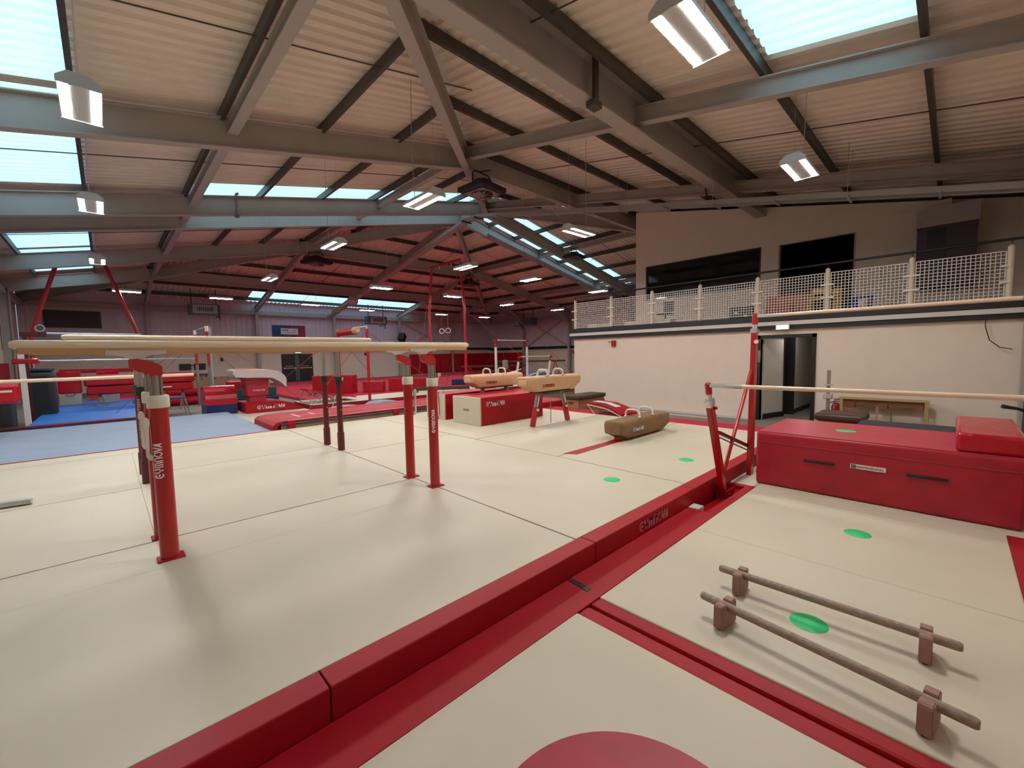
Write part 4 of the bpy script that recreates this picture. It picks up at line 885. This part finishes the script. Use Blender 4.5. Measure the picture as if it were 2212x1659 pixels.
for i, x in enumerate((11.30, 11.52)):
    t = thing('wooden_trestle', ('wooden trestle frame in front, leaning by the cream wall', 'wooden trestle frame standing right against the cream wall')[i], 'trestle', (x, 1, 0), 'wooden trestle frames')
    part('top_rail', MB().box((x-.05, .30, .68), (x+.05, 1.70, .70)), 'wood_pale', t)
    for y in (.34, 1.64): part('leg', MB().bar((x-.03, y, .68), (x-.06, y-.01, 0), .05, .03), 'wood_pale', t)
    part('apron', MB().box((x+.0, .36, .56), (x+.02, 1.62, .68)), 'wood_brown', t)
    for a, b in ((1.42, 1.60), (.38, .50), (.90, 1.04)): part('corner_block', MB().box((x-.03, a, .50), (x, b, .62)), 'wood_brown', t)
    part('strut', MB().bar((x, 1.06-.2*i, .56), (x-.02, 1.05-.2*i, 0), .025, .025), 'wood_pale', t)
simple('covered_mat', 'navy covered mat lying behind the red crash block', 'mat', 'navy_cover', MB().rbox((9.0, -.2, 0), (9.7, 1.12, .48), .04, 2))
# ================================================================ BACKGROUND APPARATUS
t = thing('rings_frame', 'tall red rings frame standing centre with guy wires', 'rings frame', (11.31, 16.1, 0))
for y, y2 in ((14.72, 14.98), (17.48, 17.15)):
    part('upright', MB().tube([(11.31, y, .302 if y < 16 else .122), (11.31, y, 3.6), (11.31, y, 3.72), (11.31, y2, 5.85)], .055, 10), 'red_paint', t)
part('top_beam', MB().bar((11.31, 14.93, 5.86), (11.31, 17.2, 5.86), .09, .09), 'red_paint', t)
for y, k in ((15.6, 0), (16.5, 1)): part('swivel', MB().tube([(11.31, y, 5.82), (11.31, y, 5.68)], .02, 8), 'white_paint', t)
gw = MB()
for a, b in (((11.31,14.72,3.7),(14.8,12.6,.3)), ((11.31,14.72,3.7),(12.5,18.0,.2)), ((11.31,17.48,3.7),(9.6,14.4,.2)), ((11.31,17.48,3.7),(15.0,19.5,.2)), ((11.31,17.2,5.8),(9.0,15.0,.3)), ((11.31,14.98,5.8),(16.0,16.5,.3)), ((11.31,14.98,5.8),(17.5,13.2,.3))): gw.tube([a, b], .008, 5)
part('guy_wire', gw, 'rope', t)
for y, lb in ((15.97, 'white gymnastic ring, the right one hanging in the tall red frame'), (16.47, 'white gymnastic ring, the left one hanging in the tall red frame')):
    q = thing('gymnastic_ring', lb, 'ring', (11.31, y, 2.85), 'rings in the centre frame')
    part('ring', MB().tube([(11.31+.06*math.cos(a), y+.095*math.sin(a)*1.0, 2.86+.105*math.cos(a)) for a in [2*math.pi*k/20 for k in range(20)]], .014, 8, closed=True) if 0 else MB().tube([(11.31+.08*math.sin(a), y-.08*math.sin(a), 2.86+.105*math.cos(a)) for a in [2*math.pi*k/20 for k in range(20)]], .017, 8, closed=True), 'white_paint', q)
    part('strap', MB().bar((11.31, y, 2.96), (11.31, y, 3.55), .035, .01, (1,0,0)), 'red_paint', q); part('cable', MB().tube([(11.31, y, 3.55), (11.31, y*.0+(15.6 if y < 16.2 else 16.5), 5.7)], .006, 5), 'rope', q)
# left leaning rings frame
t = thing('rings_frame', 'red rings frame at far left whose poles lean inward under the roof', 'rings frame', (-.4, 23.2, 0))
for x, x2 in ((-1.93, -1.0), (1.05, .12)):
    part('upright', MB().tube([(x+(.1 if x < 0 else -.05), 23.2, 0), (x, 23.2, 1.2), (x, 23.2, 2.6), (x+(.12 if x < 0 else -.1), 23.2, 3.1), (x2, 23.2, 5.75)], .065, 10), 'red_paint', t)
    part('cable_cover', MB().bar((x+.03, 23.1, 1.35), (x+.03, 23.1, 1.95), .03, .06), 'label_white', t)
part('top_beam', MB().bar((-1.05, 23.2, 5.76), (.17, 23.2, 5.76), .09, .09), 'red_paint', t)
q = thing('gymnastic_ring', 'white gymnastic ring hanging beside the left leaning red pole', 'ring', (-1.66, 23.0, 2.95))
part('ring', MB().tube([(-1.66+.115*math.cos(a), 23.0, 3.0+.115*math.sin(a)) for a in [2*math.pi*k/20 for k in range(20)]], .016, 8, closed=True), 'white_paint', q)
part('cable', MB().tube([(-1.72, 23.0, 3.1), (-1.0, 23.1, 5.7)], .007, 5), 'rope', q)
# high bars
def high_bar(x, ya, yb, zt, m, label, pad=False, grey=False):
    t = thing('high_bar', label, 'high bar', (x, (ya+yb)/2, 0))
    for y in (ya, yb):
        if grey:
            u = part('upright', MB().tube([(x, y, 0), (x, y, 1.55)], .05, 10), 'steel_dull', t); part('upper_tube', MB().tube([(x, y, 1.5), (x, y, 2.7)], .042, 10), 'red_paint', u); part('upright_cap', MB().tube([(x, y, 2.7), (x, y, 2.88)], .05, 10), 'white_paint', u)
        else:
            u = part('upright', MB().tube([(x, y, 0.02), (x, y, zt-.08)], .048, 10), m, t); part('upright_cap', MB().tube([(x, y, zt-.08), (x, y, zt+.03)], .035, 10), 'steel_bright', u)
    part('bar', MB().tube([(x, ya, zt), (x, yb, zt)], .018, 8), 'steel_bright', t)
    if pad:
        part('bar_pad', MB().tube([(x, yb-.18, zt-.1), (x, yb-1.5, zt-.1)], [.12, .13], 12), 'red_vinyl', t)
        part('pad_end', MB().tube([(x, yb-1.5, zt-.08), (x, yb-1.72, zt-.06)], [.13, .1], 10), 'pale_leather', t)
    g = MB()
    for y in (ya, yb):
        for sx in (-2.4, 2.4):
            g.tube([(x, y, zt-.15), (x+sx, y+(1.3 if y == yb else -1.3), .3)], .008, 5)
    part('guy_wire', g, 'rope', t)
    return t
high_bar(6.3, 13.5, 15.95, 2.75, 'red_paint', 'high bar on two red posts with a red pad on its bar, behind the runway', pad=True)
high_bar(2.5, 17.4, 20.0, 2.85, 'red_paint', 'high bar on grey posts with red upper tubes, left of the vault', grey=True)
# tension levers with white knobs
for i, (x, y, lb) in enumerate(((8.4, 12.9, 'white knobbed tension strap rising beside the right red upright'), (5.1, 13.6, 'tension strap with a red end in front of the white mat'))):
    tag(MB().tube([(x, y, .2), (x+.35, y+.1, 1.05)], .02, 8).tube([(x+.35, y+.1, 1.0), (x+.37, y+.11, 1.1)], .06, 10).obj('tension_strap', 'cable_white'), lb, 'strap')
# vault table
t = thing('vault_table', 'vault table with a pale curved top on a red body and red base', 'vault table', (3.4, 14.6, 0))
b = part('base_pad', MB().prism([(2.83, .17), (2.83, .47), (3.75, .47), (4.1, .38), (4.42, .2), (4.42, .17)], 'y', 14.1, 15.3), 'red_vinyl', t, bevel=.01)
gymlogo('wordmark', 'logo_white', b, (3.12, 14.096, .27), (1,0,0), (0,0,1), .74, .11, .19, .003)
bd = part('column', MB().loft([[(2.98,14.3,.47),(3.42,14.3,.47),(3.42,14.75,.47),(2.98,14.75,.47)], [(2.98,14.3,.66),(3.42,14.3,.66),(3.42,14.75,.66),(2.98,14.75,.66)], [(2.93,14.25,.67),(3.46,14.25,.67),(3.46,14.8,.67),(2.93,14.8,.67)], [(2.88,14.25,1.12),(3.5,14.25,1.12),(3.5,14.8,1.12),(2.88,14.8,1.12)], [(2.82,14.2,1.2),(3.56,14.2,1.2),(3.56,14.85,1.2),(2.82,14.85,1.2)]], smooth=False), 'red_worn', t)
gymlogo('wordmark', 'logo_white', bd, (3.06, 14.244, .80), (1,0,0), (0,0,1), .32, .05, .2, .003)
tp = [(2.56, 1.42, 1.34), (2.62, 1.44, 1.24), (2.9, 1.45, 1.21), (3.3, 1.43, 1.2), (3.55, 1.4, 1.18), (3.75, 1.34, 1.06), (3.88, 1.25, .92), (3.94, 1.12, .87), (3.93, 1.0, .88)]
part('tongue', MB().loft([[(x, 14.05, zl), (x, 14.05, zt_), (x, 14.12, zt_+.015), (x, 14.88, zt_+.015), (x, 14.95, zt_), (x, 14.95, zl)] for x, zt_, zl in tp]), 'vault_pale', t)
part('top_skin', MB().loft([[(x, 14.07, zt_+.004), (x, 14.12, zt_+.021), (x, 14.88, zt_+.021), (x, 14.93, zt_+.004)] for x, zt_, zl in tp[1:6]]), 'red_top', t)
# foam barrel, stacked blocks
t = thing('foam_barrel', 'foam block with a glossy red rounded top over a navy body', 'foam block', (2.35, 15, 0))
A0, A1, B0, B1 = 1.97, 2.72, 14.6, 15.5
part('body', MB().box((A0, B0, .02), (A1, B1, .52)), 'navy_vinyl', t)
part('rounded_top', MB().prism([(B0-.01, .45)]+[(B0-.01+.0*k+ (B1-B0+.02)*(1-math.cos(math.pi*k/10))/2, .62+.36*math.sin(math.pi*k/10)) for k in range(11)]+[(B1+.01, .45)], 'x', A0-.01, A1+.01), 'red_vinyl_gloss', t)
for (x0, x1, y0, y1, z0, z1, m, lb) in ((3.1, 4.45, 16.9, 17.9, 0, .42, 'navy_vinyl', 'blue block at the bottom of the stack behind the vault'), (3.1, 4.4, 16.95, 17.85, .425, .74, 'green_vinyl', 'dark green block in the stack behind the vault'), (3.6, 4.2, 17.0, 17.8, .745, 1.0, 'yellow_vinyl', 'yellow block on top of the stack behind the vault'), (3.0, 3.55, 17.0, 17.8, .745, .98, 'red_vinyl', 'red block on top of the stack behind the vault')):
    simple('foam_block', lb, 'block', m, MB().rbox((x0, y0, z0), (x1, y1, z1), .02, 1), 'stacked foam blocks')
# springboard / trampette on steel frame
t = thing('mini_trampoline', 'red topped trampette on a crossed steel frame right of the vault', 'trampette', (4.9, 14.3, 0))
part('bed', MB().loft([[(4.6,13.98,.70),(4.6,15.0,.70),(4.6,15.0,.74),(4.6,13.98,.74)], [(6.05,13.98,.38),(6.05,15.0,.38),(6.05,15.0,.42),(6.05,13.98,.42)]], smooth=False), 'red_worn', t)
fr = MB()
for y in (14.02, 14.95):
    fr.tube([(4.7,y,.70),(4.55,y,.315)], .016, 8).tube([(4.7,y,.70),(5.2,y,.315),(5.4,y,.53)], .016, 8).tube([(4.55,y,.36),(5.05,y,.6),(5.6,y,.315)], .013, 8)
fr.tube([(4.55,14.02,.315),(4.55,14.95,.315)], .016, 8).tube([(5.6,14.02,.315),(5.6,14.95,.315)], .016, 8)
part('steel_frame', fr, 'steel_dull', t)
for i, (x, y, z, lb) in enumerate(((5.2, 12.4, .0, 'grey curved topped pad in front of the trampette'), (6.6, 12.9, .0, 'grey curved pad right of the trampette'))):
    simple('curved_pad', lb, 'pad', 'grey_mat', MB().prism([(x-.55, z), (x+.55, z), (x+.5, z+.2), (x+.3, z+.27), (x+.05, z+.30), (x-.2, z+.30), (x-.4, z+.27), (x-.52, z+.2)], 'y', y-.18, y+.5))
# red boxes on the carpet
def rot_box(name, label, c, d, rz, m, cat='block', group=None):
    M = Matrix.Translation(c) @ Matrix.Rotation(rz, 4, 'Z')
    return tag(MB().rbox((-d[0]/2,-d[1]/2,0), (d[0]/2,d[1]/2,d[2]), .02, 1).xf(M).obj(name, m), label, cat, group)
rot_box('soft_block', 'upright red block on the carpet below the far doors', (7.4, 19.3, .12), (1.75, .7, .82), -.75, 'red_vinyl')
rot_box('soft_block', 'low red block on the carpet, middle of three', (8.85, 18.45, .12), (.9, .5, .5), -.7, 'red_worn')
rot_box('soft_block', 'long low red block on the carpet, rightmost of three', (10.3, 17.95, .12), (1.7, .55, .58), -.7, 'red_vinyl')
# balance beams
def beam(c, L, z, rz, label, m='dark_suede'):
    t = thing('balance_beam', label, 'balance beam', (c[0], c[1], 0), None, rz); M = Matrix.Translation((c[0], c[1], 0)) @ Matrix.Rotation(rz, 4, 'Z')
    part('beam_top', MB().rbox((-L/2, -.06, z-.14), (L/2, .06, z), .02, 2).xf(M), m, t)
    part('beam_end', MB().rbox((-L/2-.03, -.062, z-.142), (-L/2+.02, .062, z+.002), .01, 1).xf(M), 'black_plastic', t); part('beam_end', MB().rbox((L/2-.02, -.062, z-.142), (L/2+.03, .062, z+.002), .01, 1).xf(M), 'black_plastic', t)
    for s in (-1, 1):
        if z > .5: part('leg', MB().bar((s*L*.36, 0, z-.14), (s*L*.36-.4, 0, 0), .06, .06).bar((s*L*.36, 0, z-.14), (s*L*.36+.4, 0, 0), .06, .06).xf(M), 'red_paint', t)
        else: part('leg', MB().box((s*L*.36-.05, -.2, .302), (s*L*.36+.05, .2, z-.14)).xf(M), 'red_paint', t)
beam((9.6, 14.3), 2.4, .50, -.5, 'low brown balance beam just behind the cream ended blocks')
beam((22.5, 21.5), 5, 1.25, -.72, 'high balance beam with a black end, upper of the two behind the white bars')
beam((21.5, 24.5), 5, .9, -.72, 'lower balance beam before the far red wall pads')
# white uneven bars
t = thing('uneven_bars', 'white uneven bars far behind the pommel horses, left of the gallery', 'uneven bars', (15.5, 15.5, 0))
U = [(14.2, 16.0), (16.45, 16.0)]
for x, y in U:
    u = part('high_upright', MB().tube([(x, y, 0), (x, y, 2.10)], .065, 10), 'white_paint', t); part('bar_head', MB().tube([(x, y, 2.1), (x, y, 2.3)], .03, 8).cbox((x, y, 2.42), (.14, .14, .12)), 'red_paint', u)
for x in (14.6, 16.95):
    u = part('low_upright', MB().tube([(x-.25, 14.8, 0), (x, 14.8, 1.35)], .055, 10), 'white_paint', t); part('bar_head', MB().cbox((x+.05, 14.8, 1.58), (.12, .12, .1)).tube([(x, 14.8, 1.35), (x+.05, 14.8, 1.6)], .02, 8), 'red_paint', u)
part('high_bar', MB().tube([(14.2, 16, 2.45), (16.45, 16, 2.45)], .025, 8), 'fibre_bar', t); part('low_bar', MB().tube([(14.6, 14.8, 1.6), (17.0, 14.8, 1.6)], .025, 8), 'fibre_bar', t)
part('spreader', MB().tube([(14.2, 16, .55), (14.5, 14.8, .9)], .03, 8).tube([(16.45, 16, .55), (16.85, 14.8, .9)], .03, 8).tube([(14.2,16,.6),(15.6,15.6,.95)], .025, 8).tube([(16.45,16,.5),(17.6,15.6,.9)], .025, 8), 'white_paint', t)
for i, (a, b, lb) in enumerate((((26, 31.2, .06), (26, 29.8, 1.75), 'red diagonal post leaning in front of the far corner wall pads'), ((19.3, 15.2, 1.9), (21.7, 15.2, .04), 'long red leaning post right of the white uneven bars'), ((20.6, 14.6, .9), (21.45, 14.6, .04), 'short red leaning post beside the cream wall end'))):
    tag(MB().tube([a, b], .06, 10).obj('leaning_post', 'red_paint'), lb, 'post')
t = thing('ratchet_stand', 'grey ratchet box on a slim post between the two pommel horses', 'stand', (12.04, 13.0, 0))
part('post', MB().tube([(12.04, 13, .16), (12.04, 13, 1.1)], .025, 8), 'steel_bright', t); part('ratchet_box', MB().rbox((11.93, 12.94, 1.1), (12.15, 13.06, 1.5), .01, 1), 'steel_dull', t)
rot_box('gym_mat', 'small blue mat pile left of the pinkish pommel horse', (14.2, 18.6, .12), (1.4, .8, .3), -.7, 'navy_vinyl', 'mat')
rot_box('gym_mat', 'blue mat showing between the two pommel horses', (17.9, 16.2, .3), (1.6, .9, .35), -.7, 'blue_wedge', 'mat')
rot_box('gym_mat', 'bright blue mat under the white uneven bars', (15.6, 15.6, .3), (1.6, .8, .1), -.2, 'blue_vinyl', 'mat')
# second short runway behind the vault box
# wall pads
for i, (a, b) in enumerate(((19.3, 22.5), (22.5, 25.6), (25.6, 28.68))):
    tag(MB().rbox((a+.01, YF-.16, .1), (b-.01, YF-.035, 1.86), .04, 2).obj('wall_pad', 'red_vinyl_gloss'), ('red wall pad nearest the doors on the far wall', 'red wall pad in the middle of the far wall run', 'red wall pad on the far wall at the right hand corner')[i], 'wall pad', 'red wall pads')
tag(MB().rbox((XR-.16, 28.45, .1), (XR-.035, 33.1, 1.86), .04, 2).obj('wall_pad', 'red_vinyl_gloss'), 'red wall pad on the right wall beside the far corner', 'wall pad', 'red wall pads')
tag(MB().rbox((XL+.005, 24.5, .1), (XL+.12, 32.9, 1.75), .04, 2).obj('wall_pad', 'red_vinyl'), 'dark red wall pad on the left wall at the picture edge', 'wall pad')
# far wall items
t = thing('banner', 'blue to red banner with a white text box on the far wall', 'banner', (9.65, YF-.04, 3.7))
z0, z1 = 3.22, 4.08
part('banner_cloth', MB().box((8.55, YF-.045, z0), (9.35, YF-.04, z1)), 'banner_blue', t); part('banner_cloth', MB().box((9.35, YF-.045, z0), (10.05, YF-.04, z1)), 'banner_purple', t); part('banner_cloth', MB().box((10.05, YF-.045, z0), (10.76, YF-.04, z1)), 'banner_red', t)
bx = part('text_box', MB().box((9.12, YF-.05, 3.44), (10.26, YF-.046, 3.86)), 'label_white', t)
part('bar_mark', MB().box((9.2, YF-.052, 3.71), (9.62, YF-.0505, 3.77)), 'banner_purple', bx)
text('lettering', 'ONE', 'banner_purple', bx, (9.84, YF-.0505, 3.69), (1,0,0), (0,0,1), .09, .3)
text('lettering', 'COMMUNITY', 'banner_purple', bx, (9.22, YF-.0505, 3.53), (1,0,0), (0,0,1), .10, .92)
simple('grey_board', 'dark rectangular board on the cladding at the far left', 'board', 'grey_panel', MB().box((-2.25, YF-.09, 3.6), (-.05, YF-.035, 4.52)))
for i, (x, z, m, lb) in enumerate(((11.95, 1.18, 'fire_red', 'small red call point right of the far double doors'), (5.5, 1.75, 'black_plastic', 'small black speaker on the far wall above the grey posts'), (15.3, 1.95, 'black_plastic', 'small black fitting on the far wall left of the right red uprights'))):
    tag(MB().rbox((x-.07, YF-.1, z-.12), (x+.07, YF-.001, z+.1), .02, 1).obj('wall_fitting', m), lb, 'fitting')
t = thing('wall_speaker', 'black speaker tilted on a bracket above the dado on the far wall', 'speaker', (18.1, YF-.3, 3.0))
part('speaker_box', MB().bar((18.2, YF-.75, 3.05), (18.5, YF-.55, 3.55), .5, .5), 'black_plastic', t); part('bracket', MB().bar((18.3, YF-.5, 3.1), (18.3, YF-.3, 2.9), .08, .08), 'black_plastic', t)
t = thing('wall_speaker', 'black speaker on the far wall just above the parallel bar rail', 'speaker', (6.6, YF-.3, 3.0))
part('speaker_box', MB().bar((6.35, YF-.6, 2.95), (7.35, YF-.6, 2.95), .4, .4), 'black_plastic', t)
for i, (x, z, lb) in enumerate(((3.05, 3.2, 'pale rounded cap of a post left of the banner'),)):
    tag(MB().tube([(x, 20.6, 2.7), (x, 20.6, 2.98), (x+.05, 20.6, 3.02)], .06, 10).tube([(x,20.6,0),(x,20.6,2.7)], .03, 8).obj('post_cap', 'heater_white'), lb, 'post')
# ================================================================ LEFT BACKGROUND
t = thing('padded_beam', 'long red padded beam with a white seam in front of the trestle pads', 'padded beam', (.9, 19, 0))
part('beam_pad', MB().rbox((-.55, 18.8, .98), (2.25, 19.2, 1.33), .06, 3), 'red_vinyl_gloss', t); part('beam_skirt', MB().rbox((-.5, 18.82, .70), (2.2, 19.18, .97), .03, 1), 'red_vinyl', t)
part('label', MB().box((1.3, 18.795, .82), (1.6, 18.815, .86)), 'label_white', t)
for x in (-.2, 1.9): part('leg', MB().bar((x, 19, .7), (x-.08, 19, .32 if x < 0 else .02), .05, .05).bar((x, 19, .7), (x+.12, 19, .32 if x < 0 else .02), .05, .05), 'steel_dull', t)
for i, (x, lb) in enumerate(((-.95, 'red over grey fabric trestle pad, the left one'), (.02, 'red over grey fabric trestle pad, the right one'))):
    t = thing('trestle_pad', lb, 'trestle pad', (x, 21.2, 0), 'fabric trestle pads')
    part('red_cover', MB().rbox((x-.3, 21.0, .68), (x+.28, 21.5, 1.42), .02, 1), 'red_vinyl_gloss', t); part('grey_cover', MB().rbox((x-.28, 21.02, .0), (x+.26, 21.48, .675), .03, 1), 'grey_canvas', t)
    part('carry_strap', MB().tube([(x-.12, 20.99, .66), (x-.06, 20.98, .6), (x+.06, 20.98, .6), (x+.12, 20.99, .66)], .012, 6), 'red_vinyl', t)
tag(MB().rbox((-1.2, 21.3, 1.36), (1.2, 21.5, 1.5), .03, 1).obj('padded_rail', 'red_vinyl'), 'red padded rail behind the long padded beam', 'rail')
t = thing('training_bar', 'pale low bar crossing the left side with its stand behind the red uprights', 'bar', (0, 9, .3))
part('bar', MB().tube([(-1.6, 9.45, 1.50), (1.12, 9.45, 1.50)], .027, 12), 'rail_wood', t); part('post', MB().tube([(.5, 9.45, .30), (.5, 9.45, 1.5)], .03, 10).cyl((.5, 9.45), .15, .30, .33, 16), 'white_paint', t); part('knob', MB().cyl((.5, 9.45), .045, 1.47, 1.60, 12), 'white_plastic', t)
part('post', MB().tube([(-1.4, 9.45, .30), (-1.4, 9.45, 1.5)], .03, 10).cyl((-1.4, 9.45), .15, .30, .33, 16), 'white_paint', t)
simple('steel_tube', 'shiny steel tube lying on the cream mat at the left picture edge', 'tube', 'steel_bright', MB().tube([(-1.5, 6.62, PL+.036), (-.66, 6.50, PL+.036)], .036, 18).tube([(-.66, 6.50, PL+.036), (-.64, 6.497, PL+.036)], .032, 18))
t = thing('uneven_bars', 'white post and silver bar of the uneven bars at far left', 'uneven bars', (-1.46, 15.4, 0))
part('white_post', MB().bar((-1.45, 15.5, .0), (-1.47, 15.5, 2.06), .1, .1), 'white_paint', t); part('base_plate', MB().rbox((-1.62, 15.3, 0), (-1.28, 15.7, .04), .01, 1), 'white_paint', t)
part('thin_bar', MB().tube([(-1.3, 15.5, 1.80), (1.9, 15.5, 1.80)], .022, 8), 'steel_bright', t); part('bar_head', MB().rbox((-1.62, 15.42, 1.74), (-1.18, 15.58, 1.86), .02, 1), 'red_paint', t)
part('high_arm', MB().bar((-1.58, 16.8, 2.50), (-1.1, 16.8, 2.50), .12, .12), 'maroon_paint', t); part('high_bar', MB().tube([(-1.2, 16.8, 2.53), (.8, 16.8, 2.53)], .03, 8), 'steel_bright', t); part('far_post', MB().bar((-1.5, 16.8, 0), (-1.5, 16.8, 2.5), .07, .07), 'maroon_paint', t)
t = thing('padded_beam', 'red padded beam end with a white label at the left picture edge', 'padded beam', (-2, 12.8, 0))
part('beam_pad', MB().rbox((-2.9, 12.6, .98), (-1.27, 13.0, 1.36), .06, 3), 'red_vinyl_gloss', t); part('label', MB().box((-1.55, 12.594, 1.2), (-1.35, 12.601, 1.24)), 'label_white', t); part('leg', MB().bar((-2.2, 12.8, .98), (-2.3, 12.8, .315), .06, .06), 'steel_dull', t)
simple('small_red_bar', 'small red rail end with a pale tip low at the left picture edge', 'rail', 'red_vinyl', MB().tube([(-2.6, 12.2, .86), (-1.5, 12.2, .90)], .05, 10))
for i, (x0, x1, y0, y1, z1, lb) in enumerate(((-2.75, -1.68, 15.2, 16.2, 1.05, 'dark charcoal bulky bag at the left picture edge'), (-1.68, -1.1, 17.6, 18.5, 1.5, 'dark charcoal upright bag right of the white post'))):
    tag(MB().rbox((x0, y0, 0), (x1, y1, z1), .12, 3).obj('gym_bag', 'charcoal'), lb, 'bag')
simple('bin_lid', 'dark blue black lid on top of the upright charcoal bag', 'lid', 'navy_cover', MB().rbox((-1.66, 17.65, 1.502), (-1.12, 18.4, 1.6), .04, 2))
for i, (x, y, z, s, m, lb) in enumerate(((2.0, 19.6, 0, .5, 'red_vinyl', 'lower red rolled mat behind the trampette frame'), (2.0, 19.7, .34, .45, 'red_vinyl', 'upper red rolled mat behind the trampette frame'))):
    tag(MB().tube([(x-.4, y+1, z+.17), (x+.8, y+1, z+.17)], .17, 14).obj('rolled_mat', m), lb, 'mat', 'rolled red mats')
t = thing('mini_trampoline', 'small trampoline with a blue bed on thin steel legs left of the grey posts', 'trampette', (1.3, 17, 0))
part('bed', MB().rbox((.95, 16.6, .56), (1.75, 17.6, .60), .01, 1), 'navy_vinyl', t)
for a, b in ((1.0,16.6),(1.7,16.6),(1.0,17.6),(1.7,17.6)): part('leg', MB().tube([(a, b, .57), (a+(.12 if a > 1.3 else -.12), b-.05, 0.02)], .014, 8), 'steel_dull', t)
t = thing('rebound_frame', 'low perforated grey frame board behind the high bar posts', 'frame', (2.9, 22, 0))
part('board', MB().box((2.2, 22.4, .3), (4.6, 22.45, 1.0)), 'block_wood', t); part('frame_leg', MB().box((2.2, 22.3, 0), (2.3, 22.5, 1.02)).box((4.5, 22.3, 0), (4.6, 22.5, 1.02)), 'steel_dull', t)
ho = MB()
for i in range(9): ho.cbox((2.45+i*.24, 22.39, .92), (.05, .01, .05)).cbox((2.45+i*.24, 22.39, .4), (.05, .01, .05))
part('hole_row', ho, 'black_plastic', t)
t = thing('sunglasses_sign', 'pair of black oval shapes like glasses on the far wall', 'sign', (3.9, YF-.05, 1.4))
for x in (3.25, 4.0): part('oval_panel', MB().rbox((x, YF-.08, 1.1), (x+.6, YF-.03, 1.5), .02, 1), 'black_plastic', t)
part('bridge', MB().box((3.8, YF-.07, 1.35), (4.05, YF-.03, 1.42)), 'black_plastic', t)
t = thing('work_table', 'dark topped small table against the far left wall', 'table', (3.8, YF-.5, 0))
part('tabletop', MB().box((3.0, YF-.9, .80), (4.6, YF-.2, .86)), 'grey_panel', t)
for a, b in ((3.05, YF-.85), (4.55, YF-.85), (3.05, YF-.25), (4.55, YF-.25)): part('leg', MB().box((a-.03, b-.03, 0), (a+.03, b+.03, .8)), 'grey_panel', t)
